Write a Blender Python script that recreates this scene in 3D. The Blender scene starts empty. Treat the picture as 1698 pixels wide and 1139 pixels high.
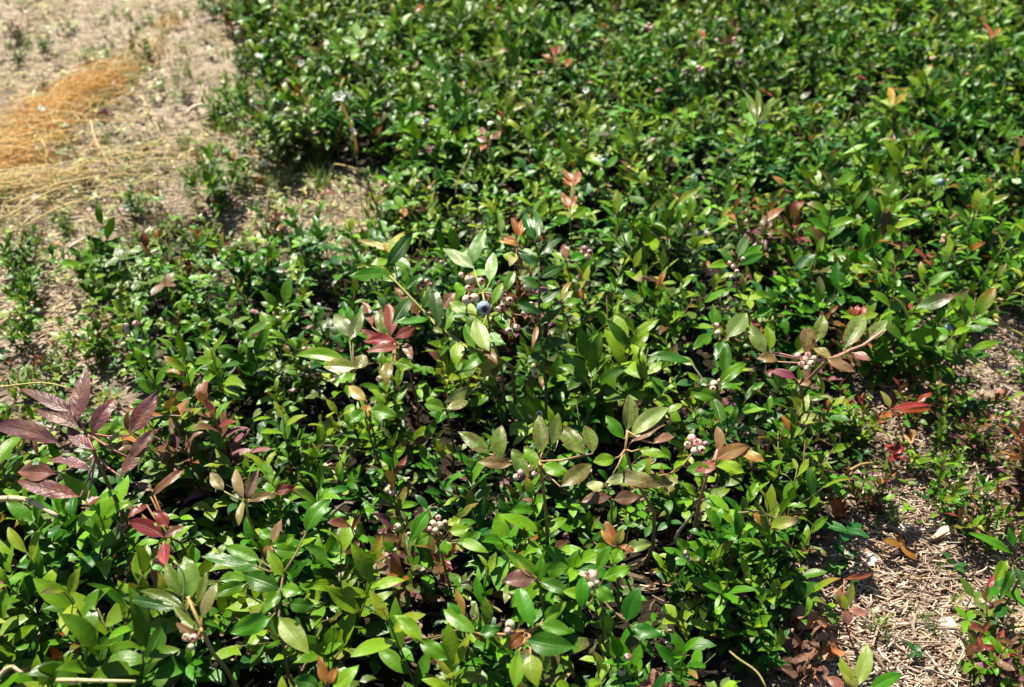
import bpy, math, random
import numpy as np
from mathutils import Vector, Matrix, Euler, noise
R = math.radians
S = bpy.context.scene

# ------------------------------------------------------------------ camera, world, sun, exposure
CAM_H, TILT, TANH = 0.52, R(38.0), 0.5425          # height above ground, tilt down, tan(hfov/2)
cam = bpy.data.cameras.new('camera'); cam_o = bpy.data.objects.new('camera', cam)
S.collection.objects.link(cam_o); S.camera = cam_o
cam_o.location = (0, 0, CAM_H); cam_o.rotation_euler = (math.pi/2 - TILT, 0, 0)
cam.sensor_width = 36; cam.lens = 18/TANH; cam.clip_start = 0.01; cam.clip_end = 500
cam.dof.use_dof = True; cam.dof.focus_distance = 0.59; cam.dof.aperture_fstop = 9.5

SUN_DIR = Vector((-0.36, 0.62, 1.02)).normalized()   # towards the sun: far side, a little to the left, high
sun = bpy.data.lights.new('sun', 'SUN'); sun.energy = 5.0; sun.angle = R(0.5); sun.color = (1, 0.93, 0.78)
sun_o = bpy.data.objects.new('sun', sun); S.collection.objects.link(sun_o)
sun_o.location = (0, 0, 4); sun_o.rotation_euler = SUN_DIR.to_track_quat('Z', 'Y').to_euler()
W = bpy.data.worlds.new('World'); S.world = W; W.use_nodes = True
nt = W.node_tree; sk = nt.nodes.new('ShaderNodeTexSky'); sk.sky_type = 'NISHITA'; sk.sun_disc = False
sk.sun_elevation = math.asin(SUN_DIR.z); sk.sun_rotation = math.atan2(SUN_DIR.x, SUN_DIR.y)
nt.links.new(sk.outputs[0], nt.nodes['Background'].inputs[0]); nt.nodes['Background'].inputs[1].default_value = 0.05
S.view_settings.view_transform = 'Standard'; S.view_settings.look = 'None'
S.view_settings.exposure = 1.15; S.view_settings.gamma = 1
S.render.engine = 'CYCLES'
S.cycles.max_bounces = 6; S.cycles.diffuse_bounces = 2; S.cycles.transparent_max_bounces = 4

# ------------------------------------------------------------------ projection helpers (photo pixels 1698 x 1139)
FWD = Vector((0, math.cos(TILT), -math.sin(TILT))); UP = Vector((0, math.sin(TILT), math.cos(TILT)))
def at(px, py, z=0.0):
    d = FWD + Vector((1, 0, 0))*((px-849)/849*TANH) + UP*(-(py-569.5)/849*TANH)
    t = (z-CAM_H)/d.z
    return Vector((d.x*t, d.y*t, z))
def to_px(p):
    q = Vector(p) - Vector((0, 0, CAM_H)); z = q.dot(FWD)
    if z < 0.02: return (-9999, -9999, z)
    return (849 + q.x/z/TANH*849, 569.5 - q.dot(UP)/z/TANH*849, z)

def ground_z(x, y):
    v = 0.010*noise.noise(Vector((x*2.3, y*2.3, 0.3))) + 0.005*noise.noise(Vector((x*9, y*9, 4.1)))
    r = math.hypot(x, y-0.8)
    return v*(1 if r < 3 else 1+(r-3)*0.6)

# ------------------------------------------------------------------ mesh builder
class MB:
    def __init__(s): s.v=[]; s.f=[]; s.c=[]; s.uv=[]; s.n=0
    def add(s, V, F, C, UV=None):
        V = np.asarray(V, float); k = len(V)
        s.v.append(V)
        s.f.extend([tuple(i+s.n for i in q) for q in F])
        C = np.asarray(C, float)
        if C.ndim == 1: C = np.tile(C, (k, 1))
        if C.shape[1] == 3: C = np.hstack([C, np.zeros((k, 1))])
        s.c.append(C)
        s.uv.append(np.zeros((k, 2)) if UV is None else np.asarray(UV, float))
        s.n += k
    def merge(s, o, M=None, tint=None):
        for V, C, U in zip(*o.arr()):
            pass
    def arr(s):
        return np.vstack(s.v), np.vstack(s.c), np.vstack(s.uv)
    def mesh(s, name, mat, smooth=True):
        m = bpy.data.meshes.new(name)
        V, C, U = s.arr()
        m.from_pydata(V.tolist(), [], s.f)
        a = m.color_attributes.new('col', 'FLOAT_COLOR', 'POINT')
        a.data.foreach_set('color', C.astype(np.float32).ravel())
        uvl = m.uv_layers.new(name='UVMap')
        li = np.empty(len(m.loops), dtype=np.int32); m.loops.foreach_get('vertex_index', li)
        uvl.data.foreach_set('uv', U[li].astype(np.float32).ravel())
        if smooth: m.polygons.foreach_set('use_smooth', np.ones(len(m.polygons), dtype=bool))
        m.materials.append(mat); m.update()
        return m

def nrm(a):
    a = np.asarray(a, float); return a/(np.linalg.norm(a)+1e-12)
RIMS = [0.0, 0.5, 1.0]
def leaf(mb, base, d, up, L, w, col, rng, spot=0.0, curl=0.5, fold=0.25, nl=8, nw=4, tipcol=None, twist=0.0):
    """elliptic pointed leaf; d direction, up approx normal, w full width"""
    d = nrm(d); up = np.asarray(up, float); n = nrm(up - d*np.dot(up, d)); s = np.cross(d, n)
    base = np.asarray(base, float)
    V=[]; U=[]; C=[]
    p = base.copy(); dd = d.copy(); nn = n.copy(); ss = s.copy()
    col = np.asarray(col, float); tc = col if tipcol is None else np.asarray(tipcol, float)
    ph = rng.random()*6.28; wav = rng.uniform(0.01, 0.10)*w; asym = rng.uniform(-.1, .1); pw = rng.uniform(.62, .82); pq = rng.uniform(.85, 1.12)
    tm = pw/(pw+pq); mx = tm**pw*(1-tm)**pq
    step = L/nl; cl = curl/nl; tw = twist/nl; hook = rng.uniform(-.5, .5)/nl
    sc = np.array([.97, 1, .97])
    for i in range(nl+1):
        t = i/nl
        if i:
            a = cl*(0.4+1.2*t); ca, sa = math.cos(a), math.sin(a)
            dd, nn = dd*ca - nn*sa, nn*ca + dd*sa
            a = hook; ca, sa = math.cos(a), math.sin(a); dd, ss = dd*ca + ss*sa, ss*ca - dd*sa
            ca, sa = math.cos(tw), math.sin(tw)
            ss, nn = ss*ca + nn*sa, nn*ca - ss*sa
            p = p + dd*step
        te = max(t-0.05, 0)/0.95
        hw = w/2*((te**pw)*((1-te)**pq)/mx) if 0 < te < 1 else 0
        hw = max(hw, w*0.02)
        for j in range(nw+1):
            x = (j/nw)*2-1
            ex = x*(1+asym*(1 if x > 0 else -1))
            h = fold*abs(x)*hw - 0.35*fold*x*x*hw + wav*math.sin(ph+t*9+x*2)*abs(x)
            V.append(p + ss*(ex*hw) + nn*h)
            U.append(((x+1)/2, t))
            k = t*t
            C.append(list(col*(1-k)+tc*k) + [spot])
    F=[]
    q = nw+1
    bite = set()
    if nl >= 12 and rng.random() < .28:
        bi = rng.randint(3, nl-3); sd_ = rng.choice([0, nw-1])
        bite = {(bi, sd_), (bi+1, sd_)} if rng.random() < .6 else {(bi, sd_)}
    for i in range(nl):
        for j in range(nw):
            if (i, j) in bite: continue
            a = i*q+j; F.append((a, a+1, a+q+1, a+q))
    mb.add(V, F, C, U)

def tube(mb, pts, radii, col, n=6, col2=None):
    pts = [np.asarray(p, float) for p in pts]; V=[]; F=[]; C=[]
    col = np.asarray(col, float); col2 = col if col2 is None else np.asarray(col2, float)
    ref = np.array([0.31, 0.17, 0.93])
    m = len(pts)
    for i, p in enumerate(pts):
        t = nrm(pts[min(i+1, m-1)]-pts[max(i-1, 0)])
        a = nrm(np.cross(t, ref)) if abs(np.dot(t, ref)) < .98 else nrm(np.cross(t, [1, 0, 0])); b = np.cross(t, a)
        for k in range(n):
            an = 2*math.pi*k/n; V.append(p + radii[i]*(a*math.cos(an)+b*math.sin(an)))
            f = i/(m-1); C.append(list(col*(1-f)+col2*f)+[0])
    for i in range(m-1):
        for k in range(n):
            F.append((i*n+k, i*n+(k+1)%n, (i+1)*n+(k+1)%n, (i+1)*n+k))
    F.append(tuple(range(n-1, -1, -1))); F.append(tuple((m-1)*n+k for k in range(n)))
    mb.add(V, F, C)

# ------------------------------------------------------------------ materials
def newmat(name):
    m = bpy.data.materials.new(name); m.use_nodes = True
    nt = m.node_tree; nt.nodes.clear()
    out = nt.nodes.new('ShaderNodeOutputMaterial')
    return m, nt, out
def N(nt, t, **k):
    n = nt.nodes.new(t)
    for a, b in k.items(): setattr(n, a, b)
    return n
def math_n(nt, op, a, b=None, c=None, clamp=False):
    n = nt.nodes.new('ShaderNodeMath'); n.operation = op; n.use_clamp = clamp
    for i, v in enumerate((a, b, c)):
        if v is None: continue
        if isinstance(v, (int, float)): n.inputs[i].default_value = v
        else: nt.links.new(v, n.inputs[i])
    return n.outputs[0]
def mix(nt, f, a, b, mode='MIX'):
    n = nt.nodes.new('ShaderNodeMix'); n.data_type = 'RGBA'; n.blend_type = mode
    for i, v in ((0, f), (6, a), (7, b)):
        if isinstance(v, (int, float)): n.inputs[i].default_value = v
        elif isinstance(v, tuple): n.inputs[i].default_value = (*v, 1) if len(v) == 3 else v
        else: nt.links.new(v, n.inputs[i])
    return n.outputs[2]

def leaf_material(name, gloss=0.40, trans=0.15, vary=0.35, vein=1.0, bump=0.5, warmth=.4):
    m, nt, out = newmat(name); L = nt.links.new
    at_ = N(nt, 'ShaderNodeAttribute', attribute_name='col')
    uv = N(nt, 'ShaderNodeUVMap', uv_map='UVMap'); sp = N(nt, 'ShaderNodeSeparateXYZ'); L(uv.outputs[0], sp.inputs[0])
    tc = N(nt, 'ShaderNodeTexCoord'); oi = N(nt, 'ShaderNodeObjectInfo')
    ax = math_n(nt, 'ABSOLUTE', math_n(nt, 'SUBTRACT', sp.outputs[0], 0.5))
    # midrib
    mid = math_n(nt, 'SUBTRACT', 1.0, math_n(nt, 'DIVIDE', ax, 0.035), clamp=True)
    # lateral veins: rise towards the tip as they leave the midrib, a little irregular
    nz = N(nt, 'ShaderNodeTexNoise'); L(tc.outputs['Object'], nz.inputs['Vector']); nz.inputs['Scale'].default_value = 210; nz.inputs['Detail'].default_value = 3
    ph = math_n(nt, 'MULTIPLY', math_n(nt, 'SUBTRACT', sp.outputs[1], math_n(nt, 'MULTIPLY', ax, 0.42)), 46.0)
    ph = math_n(nt, 'ADD', ph, math_n(nt, 'MULTIPLY', nz.outputs[0], 5.0))
    lat = math_n(nt, 'POWER', math_n(nt, 'ADD', math_n(nt, 'MULTIPLY', math_n(nt, 'SINE', ph), .5), .5), 5.0)
    vv = math_n(nt, 'MAXIMUM', mid, math_n(nt, 'MULTIPLY', lat, 0.10*vein))
    # broad mottling
    n2 = N(nt, 'ShaderNodeTexNoise'); L(tc.outputs['Object'], n2.inputs['Vector']); n2.inputs['Scale'].default_value = 45; n2.inputs['Detail'].default_value = 4
    f = math_n(nt, 'MULTIPLY', math_n(nt, 'SUBTRACT', n2.outputs[0], 0.5), 0.9)
    f = math_n(nt, 'ADD', f, math_n(nt, 'MULTIPLY', math_n(nt, 'SUBTRACT', oi.outputs['Random'], 0.5), vary))
    f = math_n(nt, 'ADD', f, 1.0)
    n5 = N(nt, 'ShaderNodeTexNoise'); L(tc.outputs['Object'], n5.inputs['Vector']); n5.inputs['Scale'].default_value = 95; n5.inputs['Detail'].default_value = 5
    sh = math_n(nt, 'MULTIPLY', math_n(nt, 'SUBTRACT', n5.outputs[0], .48), 4.5, clamp=True)
    warm = mix(nt, 1.0, at_.outputs['Color'], (1.75, 1.22, .8), 'MULTIPLY')
    c0 = mix(nt, math_n(nt, 'MULTIPLY', sh, warmth), at_.outputs['Color'], warm)
    hs = N(nt, 'ShaderNodeHueSaturation'); L(c0, hs.inputs['Color']); L(f, hs.inputs['Value'])
    h = math_n(nt, 'ADD', 0.5, math_n(nt, 'MULTIPLY', math_n(nt, 'SUBTRACT', math_n(nt, 'FRACT', math_n(nt, 'MULTIPLY', oi.outputs['Random'], 7.31)), 0.5), 0.035))
    L(h, hs.inputs['Hue'])
    veincol = mix(nt, 0.35, hs.outputs[0], (0.28, 0.36, 0.08))
    c = mix(nt, math_n(nt, 'MULTIPLY', vv, 0.62), hs.outputs[0], veincol)
    # spots / rust where the leaf has them (alpha of the attribute)
    n3 = N(nt, 'ShaderNodeTexNoise'); L(tc.outputs['Object'], n3.inputs['Vector']); n3.inputs['Scale'].default_value = 620; n3.inputs['Detail'].default_value = 2
    n4 = N(nt, 'ShaderNodeTexNoise'); L(tc.outputs['Object'], n4.inputs['Vector']); n4.inputs['Scale'].default_value = 260; n4.inputs['Detail'].default_value = 6
    thr = math_n(nt, 'SUBTRACT', 0.75, math_n(nt, 'MULTIPLY', at_.outputs['Alpha'], 0.22))
    spm = math_n(nt, 'MULTIPLY', math_n(nt, 'SUBTRACT', math_n(nt, 'MAXIMUM', n3.outputs[0], math_n(nt, 'SUBTRACT', n4.outputs[0], 0.02)), thr), 14, clamp=True)
    c = mix(nt, math_n(nt, 'MULTIPLY', spm, 0.75), c, (0.10, 0.036, 0.018))
    yl = math_n(nt, 'MULTIPLY', math_n(nt, 'MULTIPLY', math_n(nt, 'SUBTRACT', n2.outputs[0], .5), 5, clamp=True), math_n(nt, 'MULTIPLY', at_.outputs['Alpha'], .5))
    c = mix(nt, yl, c, (0.14, 0.20, 0.025))
    # browned margin on some
    edge = math_n(nt, 'MULTIPLY', math_n(nt, 'MULTIPLY', math_n(nt, 'SUBTRACT', math_n(nt, 'MULTIPLY', ax, 2.0), 0.86), 8, clamp=True), math_n(nt, 'MULTIPLY', at_.outputs['Alpha'], 0.7))
    c = mix(nt, edge, c, (0.20, 0.06, 0.03))
    # paler underside (a property of the leaf itself)
    geo = N(nt, 'ShaderNodeNewGeometry')
    under = mix(nt, 0.18, c, (0.14, 0.22, 0.06))
    c2 = mix(nt, math_n(nt, 'MULTIPLY', geo.outputs['Backfacing'], 1.0), c, under)
    # bump: pillowed between the veins
    hgt = math_n(nt, 'SUBTRACT', math_n(nt, 'MULTIPLY', nz.outputs[0], 0.8), math_n(nt, 'MULTIPLY', vv, 0.3))
    bp = N(nt, 'ShaderNodeBump'); L(hgt, bp.inputs['Height']); bp.inputs['Strength'].default_value = bump; bp.inputs['Distance'].default_value = 0.0006*(1+bump)
    b = N(nt, 'ShaderNodeBsdfPrincipled'); L(c2, b.inputs['Base Color']); L(bp.outputs[0], b.inputs['Normal'])
    ro = math_n(nt, 'ADD', gloss, math_n(nt, 'MULTIPLY', math_n(nt, 'SUBTRACT', n2.outputs[0], 0.5), 0.35)); L(ro, b.inputs['Roughness'])
    b.inputs['Specular IOR Level'].default_value = 0.26
    tr = N(nt, 'ShaderNodeBsdfTranslucent'); tcl = mix(nt, 1.0, c2, (1.35, 1.25, 0.6), 'MULTIPLY'); L(tcl, tr.inputs['Color'])
    ms = N(nt, 'ShaderNodeMixShader'); ms.inputs[0].default_value = trans
    L(b.outputs[0], ms.inputs[1]); L(tr.outputs[0], ms.inputs[2]); L(ms.outputs[0], out.inputs[0])
    return m

def attr_material(name, rough=0.7, scale=300, amt=0.5, bump=0.3, bdist=0.0008, spec=0.3, objvary=0.0, trans=0.0):
    m, nt, out = newmat(name); L = nt.links.new
    at_ = N(nt, 'ShaderNodeAttribute', attribute_name='col'); tc = N(nt, 'ShaderNodeTexCoord'); oi = N(nt, 'ShaderNodeObjectInfo')
    nz = N(nt, 'ShaderNodeTexNoise'); L(tc.outputs['Object'], nz.inputs['Vector']); nz.inputs['Scale'].default_value = scale; nz.inputs['Detail'].default_value = 5
    f = math_n(nt, 'ADD', 1.0-amt/2, math_n(nt, 'MULTIPLY', nz.outputs[0], amt))
    f = math_n(nt, 'ADD', f, math_n(nt, 'MULTIPLY', math_n(nt, 'SUBTRACT', oi.outputs['Random'], .5), objvary))
    hs = N(nt, 'ShaderNodeHueSaturation'); L(at_.outputs['Color'], hs.inputs['Color']); L(f, hs.inputs['Value'])
    b = N(nt, 'ShaderNodeBsdfPrincipled'); L(hs.outputs[0], b.inputs['Base Color']); b.inputs['Roughness'].default_value = rough
    b.inputs['Specular IOR Level'].default_value = spec
    bp = N(nt, 'ShaderNodeBump'); L(nz.outputs[0], bp.inputs['Height']); bp.inputs['Strength'].default_value = bump; bp.inputs['Distance'].default_value = bdist
    L(bp.outputs[0], b.inputs['Normal'])
    if trans:
        tr = N(nt, 'ShaderNodeBsdfTranslucent'); L(hs.outputs[0], tr.inputs['Color'])
        ms = N(nt, 'ShaderNodeMixShader'); ms.inputs[0].default_value = trans
        L(b.outputs[0], ms.inputs[1]); L(tr.outputs[0], ms.inputs[2]); L(ms.outputs[0], out.inputs[0])
    else: L(b.outputs[0], out.inputs[0])
    return m

M_LEAF = leaf_material('blueberry_leaf')
M_PURPLE = leaf_material('dusky_purple_leaf', gloss=0.40, vary=0.0, bump=1.0, warmth=.9, vein=2.2)
M_HERO = leaf_material('large_leaf', gloss=0.38, vary=0.0, bump=0.5)
M_STEM = attr_material('stem_bark', 0.55, 600, 0.6, 0.3)
M_STRAW = attr_material('straw', 0.5, 400, 0.5, 0.2, spec=0.4, trans=0.15)
M_LITTER = attr_material('litter', 0.75, 500, 0.7, 0.5)
M_GRASS = attr_material('grass_blade', 0.5, 200, 0.4, 0.1, spec=0.4, objvary=0.3, trans=0.3)
M_DEAD = attr_material('dead_leaf', 0.7, 260, 0.9, 0.8, 0.0015, trans=0.1)
M_CALYX = attr_material('calyx', 0.5, 500, 0.5, 0.2, objvary=0.4)
M_PETAL = attr_material('petal', 0.5, 300, 0.15, 0.1, trans=0.3)

def berry_material(name, blue=False):
    m, nt, out = newmat(name); L = nt.links.new
    at_ = N(nt, 'ShaderNodeAttribute', attribute_name='col'); tc = N(nt, 'ShaderNodeTexCoord'); oi = N(nt, 'ShaderNodeObjectInfo')
    nz = N(nt, 'ShaderNodeTexNoise'); L(tc.outputs['Object'], nz.inputs['Vector']); nz.inputs['Scale'].default_value = 190; nz.inputs['Detail'].default_value = 4
    n2 = N(nt, 'ShaderNodeTexNoise', noise_dimensions='4D'); L(tc.outputs['Object'], n2.inputs['Vector']); n2.inputs['Scale'].default_value = 1.3; L(math_n(nt, 'MULTIPLY', oi.outputs['Random'], 30), n2.inputs['W'])
    if blue:
        c = mix(nt, math_n(nt, 'MULTIPLY', math_n(nt, 'SUBTRACT', nz.outputs[0], .35), 3, clamp=True), (0.15, 0.23, 0.33), (0.34, 0.46, 0.56))
    else:
        f = math_n(nt, 'MULTIPLY', math_n(nt, 'SUBTRACT', n2.outputs[0], .38), 3.2, clamp=True)
        c = mix(nt, math_n(nt, 'MULTIPLY', f, .75), at_.outputs['Color'], (0.62, 0.20, 0.20))
        c = mix(nt, math_n(nt, 'MULTIPLY', nz.outputs[0], .35), c, (0.74, 0.70, 0.60))
    b = N(nt, 'ShaderNodeBsdfPrincipled'); L(c, b.inputs['Base Color']); b.inputs['Roughness'].default_value = 0.5 if blue else 0.38
    b.inputs['Subsurface Weight'].default_value = 0.15; b.inputs['Subsurface Radius'].default_value = (.003, .002, .001)
    L(b.outputs[0], out.inputs[0]); return m
M_BERRY = berry_material('unripe_berry'); M_BLUE = berry_material('ripe_berry', True)

# ground
m, nt, out = newmat('sandy_soil'); L = nt.links.new; M_GROUND = m
tc = N(nt, 'ShaderNodeTexCoord')
def noi(sc, det=6, rough=.6, vec=None):
    n = N(nt, 'ShaderNodeTexNoise'); L(vec or tc.outputs['Object'], n.inputs['Vector']); n.inputs['Scale'].default_value = sc; n.inputs['Detail'].default_value = det; n.inputs['Roughness'].default_value = rough
    return n.outputs[0]
a = noi(5); b_ = noi(60); c_ = noi(400, 3); vor = N(nt, 'ShaderNodeTexVoronoi'); L(tc.outputs['Object'], vor.inputs['Vector']); vor.inputs['Scale'].default_value = 170
col = mix(nt, math_n(nt, 'MULTIPLY', math_n(nt, 'SUBTRACT', a, .35), 3, clamp=True), (0.32, 0.25, 0.175), (0.52, 0.43, 0.33))
col = mix(nt, math_n(nt, 'MULTIPLY', math_n(nt, 'SUBTRACT', b_, .45), 4, clamp=True), col, (0.58, 0.48, 0.36))
col = mix(nt, math_n(nt, 'MULTIPLY', math_n(nt, 'SUBTRACT', .45, c_), 6, clamp=True), col, (0.11, 0.075, 0.05))
vs = N(nt, 'ShaderNodeSeparateXYZ'); L(vor.outputs['Color'], vs.inputs[0])
col = mix(nt, 0.5, col, mix(nt, 1.0, col, vs.outputs[0], 'MULTIPLY'))
mo = noi(11, 8, .7)
col = mix(nt, math_n(nt, 'MULTIPLY', math_n(nt, 'MULTIPLY', math_n(nt, 'SUBTRACT', mo, .52), 7, clamp=True), .55), col, (0.20, 0.21, 0.06))
da = N(nt, 'ShaderNodeAttribute', attribute_name='mould_shade')       # dark leaf mould under the patch, its tone deepened to add shade in the gaps
mould_shade = mix(nt, math_n(nt, 'MULTIPLY', b_, 1.0), (0.010, 0.008, 0.005), (0.036, 0.026, 0.017))
col = mix(nt, da.outputs['Fac'], col, mould_shade)
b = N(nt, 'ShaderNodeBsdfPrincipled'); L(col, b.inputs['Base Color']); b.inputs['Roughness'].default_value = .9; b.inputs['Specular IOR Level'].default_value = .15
hh = math_n(nt, 'ADD', math_n(nt, 'MULTIPLY', b_, 1.0), math_n(nt, 'ADD', math_n(nt, 'MULTIPLY', c_, .5), math_n(nt, 'MULTIPLY', vor.outputs['Distance'], .4)))
bp = N(nt, 'ShaderNodeBump'); L(hh, bp.inputs['Height']); bp.inputs['Strength'].default_value = .9; bp.inputs['Distance'].default_value = .006; L(bp.outputs[0], b.inputs['Normal'])
L(b.outputs[0], out.inputs[0])

def ticks():
    t = [0.0]; s = 0.02
    while t[-1] < 60:
        if t[-1] > 1.6: s *= 1.22
        t.append(t[-1]+s)
    return [-x for x in t[:0:-1]]+t
tx = ticks(); ty = [0.8+q for q in tx]; n_ = len(tx)
V = [(x, y, ground_z(x, y)) for y in ty for x in tx]
F = [(j*n_+i, j*n_+i+1, (j+1)*n_+i+1, (j+1)*n_+i) for j in range(n_-1) for i in range(n_-1)]
V0 = V; gm = bpy.data.meshes.new('ground'); gm.from_pydata(V, [], F); gm.polygons.foreach_set('use_smooth', [True]*len(gm.polygons)); gm.materials.append(M_GROUND)
g = bpy.data.objects.new('ground', gm); S.collection.objects.link(g); g['kind'] = 'structure'; g['label'] = 'pale sandy soil under the blueberry patch'; g['category'] = 'ground'

# ------------------------------------------------------------------ object helpers
def link(name, data, parent=None, loc=None):
    o = bpy.data.objects.new(name, data); S.collection.objects.link(o)
    if parent: o.parent = parent
    if loc is not None: o.location = loc
    return o
def tag(o, label, cat=None, group=None, kind=None):
    if label: o['label'] = label
    if cat: o['category'] = cat
    if group: o['group'] = group
    if kind: o['kind'] = kind
    return o
def copy_tree(o, parent=None):
    c = o.copy(); S.collection.objects.link(c)
    if parent: c.parent = parent
    for ch in kids.get(o.name, ()): copy_tree(ch, c)
    return c
kids = {}

# berry meshes ------------------------------------------------------
def sphere(mb, r, col, seg=14, ring=9, sq=0.94, bump=0.0, dent=True):
    V=[]; F=[]
    for i in range(ring+1):
        th = math.pi*i/ring
        for j in range(seg):
            ph = 2*math.pi*j/seg
            z = math.cos(th)*r*sq
            if dent and i == 0: z -= r*0.22
            V.append((math.sin(th)*r*math.cos(ph), math.sin(th)*r*math.sin(ph), z))
    for i in range(ring):
        for j in range(seg):
            F.append((i*seg+j, i*seg+(j+1)%seg, (i+1)*seg+(j+1)%seg, (i+1)*seg+j)[::-1])
    mb.add(V, F, col)
def calyx_mesh(r, col, name):
    mb = MB(); rr = r*0.36
    for k in range(5):
        an = 2*math.pi*k/5; V=[]
        for t, w, h in ((0, .62, .86), (.5, .5, 1.08), (1, .05, 1.22)):
            rad = rr*(1+.75*t)
            for sgn in (-1, 1):
                a2 = an+sgn*w*.62
                V.append((rad*math.cos(a2), rad*math.sin(a2), r*h*.93))
        mb.add(V, [(0, 1, 3, 2), (2, 3, 5, 4)], col)
    # dark cup
    V = [(0, 0, r*.74)]+[(rr*math.cos(2*math.pi*k/10), rr*math.sin(2*math.pi*k/10), r*.90) for k in range(10)]
    mb.add(V, [(0, 1+k, 1+(k+1)%10) for k in range(10)], [c*.45 for c in col[:3]])
    return mb.mesh(name, M_CALYX)
def bmesh_berry(col, mat, name, sq=.94):
    mb = MB(); sphere(mb, 1.0, col, sq=sq); return mb.mesh(name, mat)
ME_PALE = bmesh_berry((0.58, 0.62, 0.38), M_BERRY, 'berry')
ME_PINK = bmesh_berry((0.70, 0.46, 0.40), M_BERRY, 'berry')
ME_GREEN = bmesh_berry((0.30, 0.46, 0.20), M_BERRY, 'berry')
ME_BLUE = bmesh_berry((0.2, 0.3, 0.5), M_BLUE, 'berry', .9)
ME_PURP = bmesh_berry((0.20, 0.07, 0.14), M_BERRY, 'berry')
CAL = [calyx_mesh(1.0, c, 'calyx') for c in ((0.42, 0.06, 0.04), (0.55, 0.20, 0.10), (0.16, 0.07, 0.05))]
BK = {'pale': (ME_PALE, CAL[0], 'pale unripe berry with a red crown'), 'pink': (ME_PINK, CAL[0], 'pink unripe berry'), 'green': (ME_GREEN, CAL[1], 'green unripe berry'),
      'blue': (ME_BLUE, CAL[2], 'ripe dusty blue berry'), 'purple': (ME_PURP, CAL[2], 'dark purple berry')}
def add_berry(parent, loc, r, kind, rng, aim=None):
    me, cal, lab = BK[kind]
    b = link('berry', me, parent, loc); b.scale = (r, r, r)
    d = Vector(aim) if aim is not None else Vector((rng.uniform(-1, 1), rng.uniform(-1.2, .3), rng.uniform(.1, 1.2)))
    b.rotation_euler = d.to_track_quat('Z', 'Y').to_euler(); b['label'] = lab
    c = link('calyx', cal, b); kids.setdefault(b.name, []).append(c); kids.setdefault(parent.name, []).append(b)
    return b

# ------------------------------------------------------------------ blueberry shoot prototypes
G1=(0.022,0.102,0.004); G2=(0.052,0.168,0.004); G3=(0.110,0.245,0.007); G4=(0.013,0.078,0.010); YG=(0.160,0.240,0.014)
OL=(0.070,0.120,0.013); BR=(0.105,0.055,0.026); PU=(0.145,0.055,0.075); RD=(0.150,0.030,0.022); OR=(0.220,0.085,0.018); PK=(0.24,0.11,0.08)
STY = {
 'deep':   dict(pal=[G1,G1,G2,G4], tip=[G2,G3], size=.92, spot=.3),
 'bright': dict(pal=[G2,G3,G2,G1], tip=[G3,YG], size=.9, spot=.35),
 'broad':  dict(pal=[G2,G1,G3], tip=[G3,G2], size=1.12, spot=.4),
 'small':  dict(pal=[G2,G3,G1], tip=[YG,G3], size=.68, spot=.2),
 'tipped': dict(pal=[G2,G3,OL], tip=[OR,RD,OR], size=.85, spot=.4),
 'rusty':  dict(pal=[OL,G2,BR,PU], tip=[RD,OL,OR], size=.8, spot=.8),
}
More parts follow.
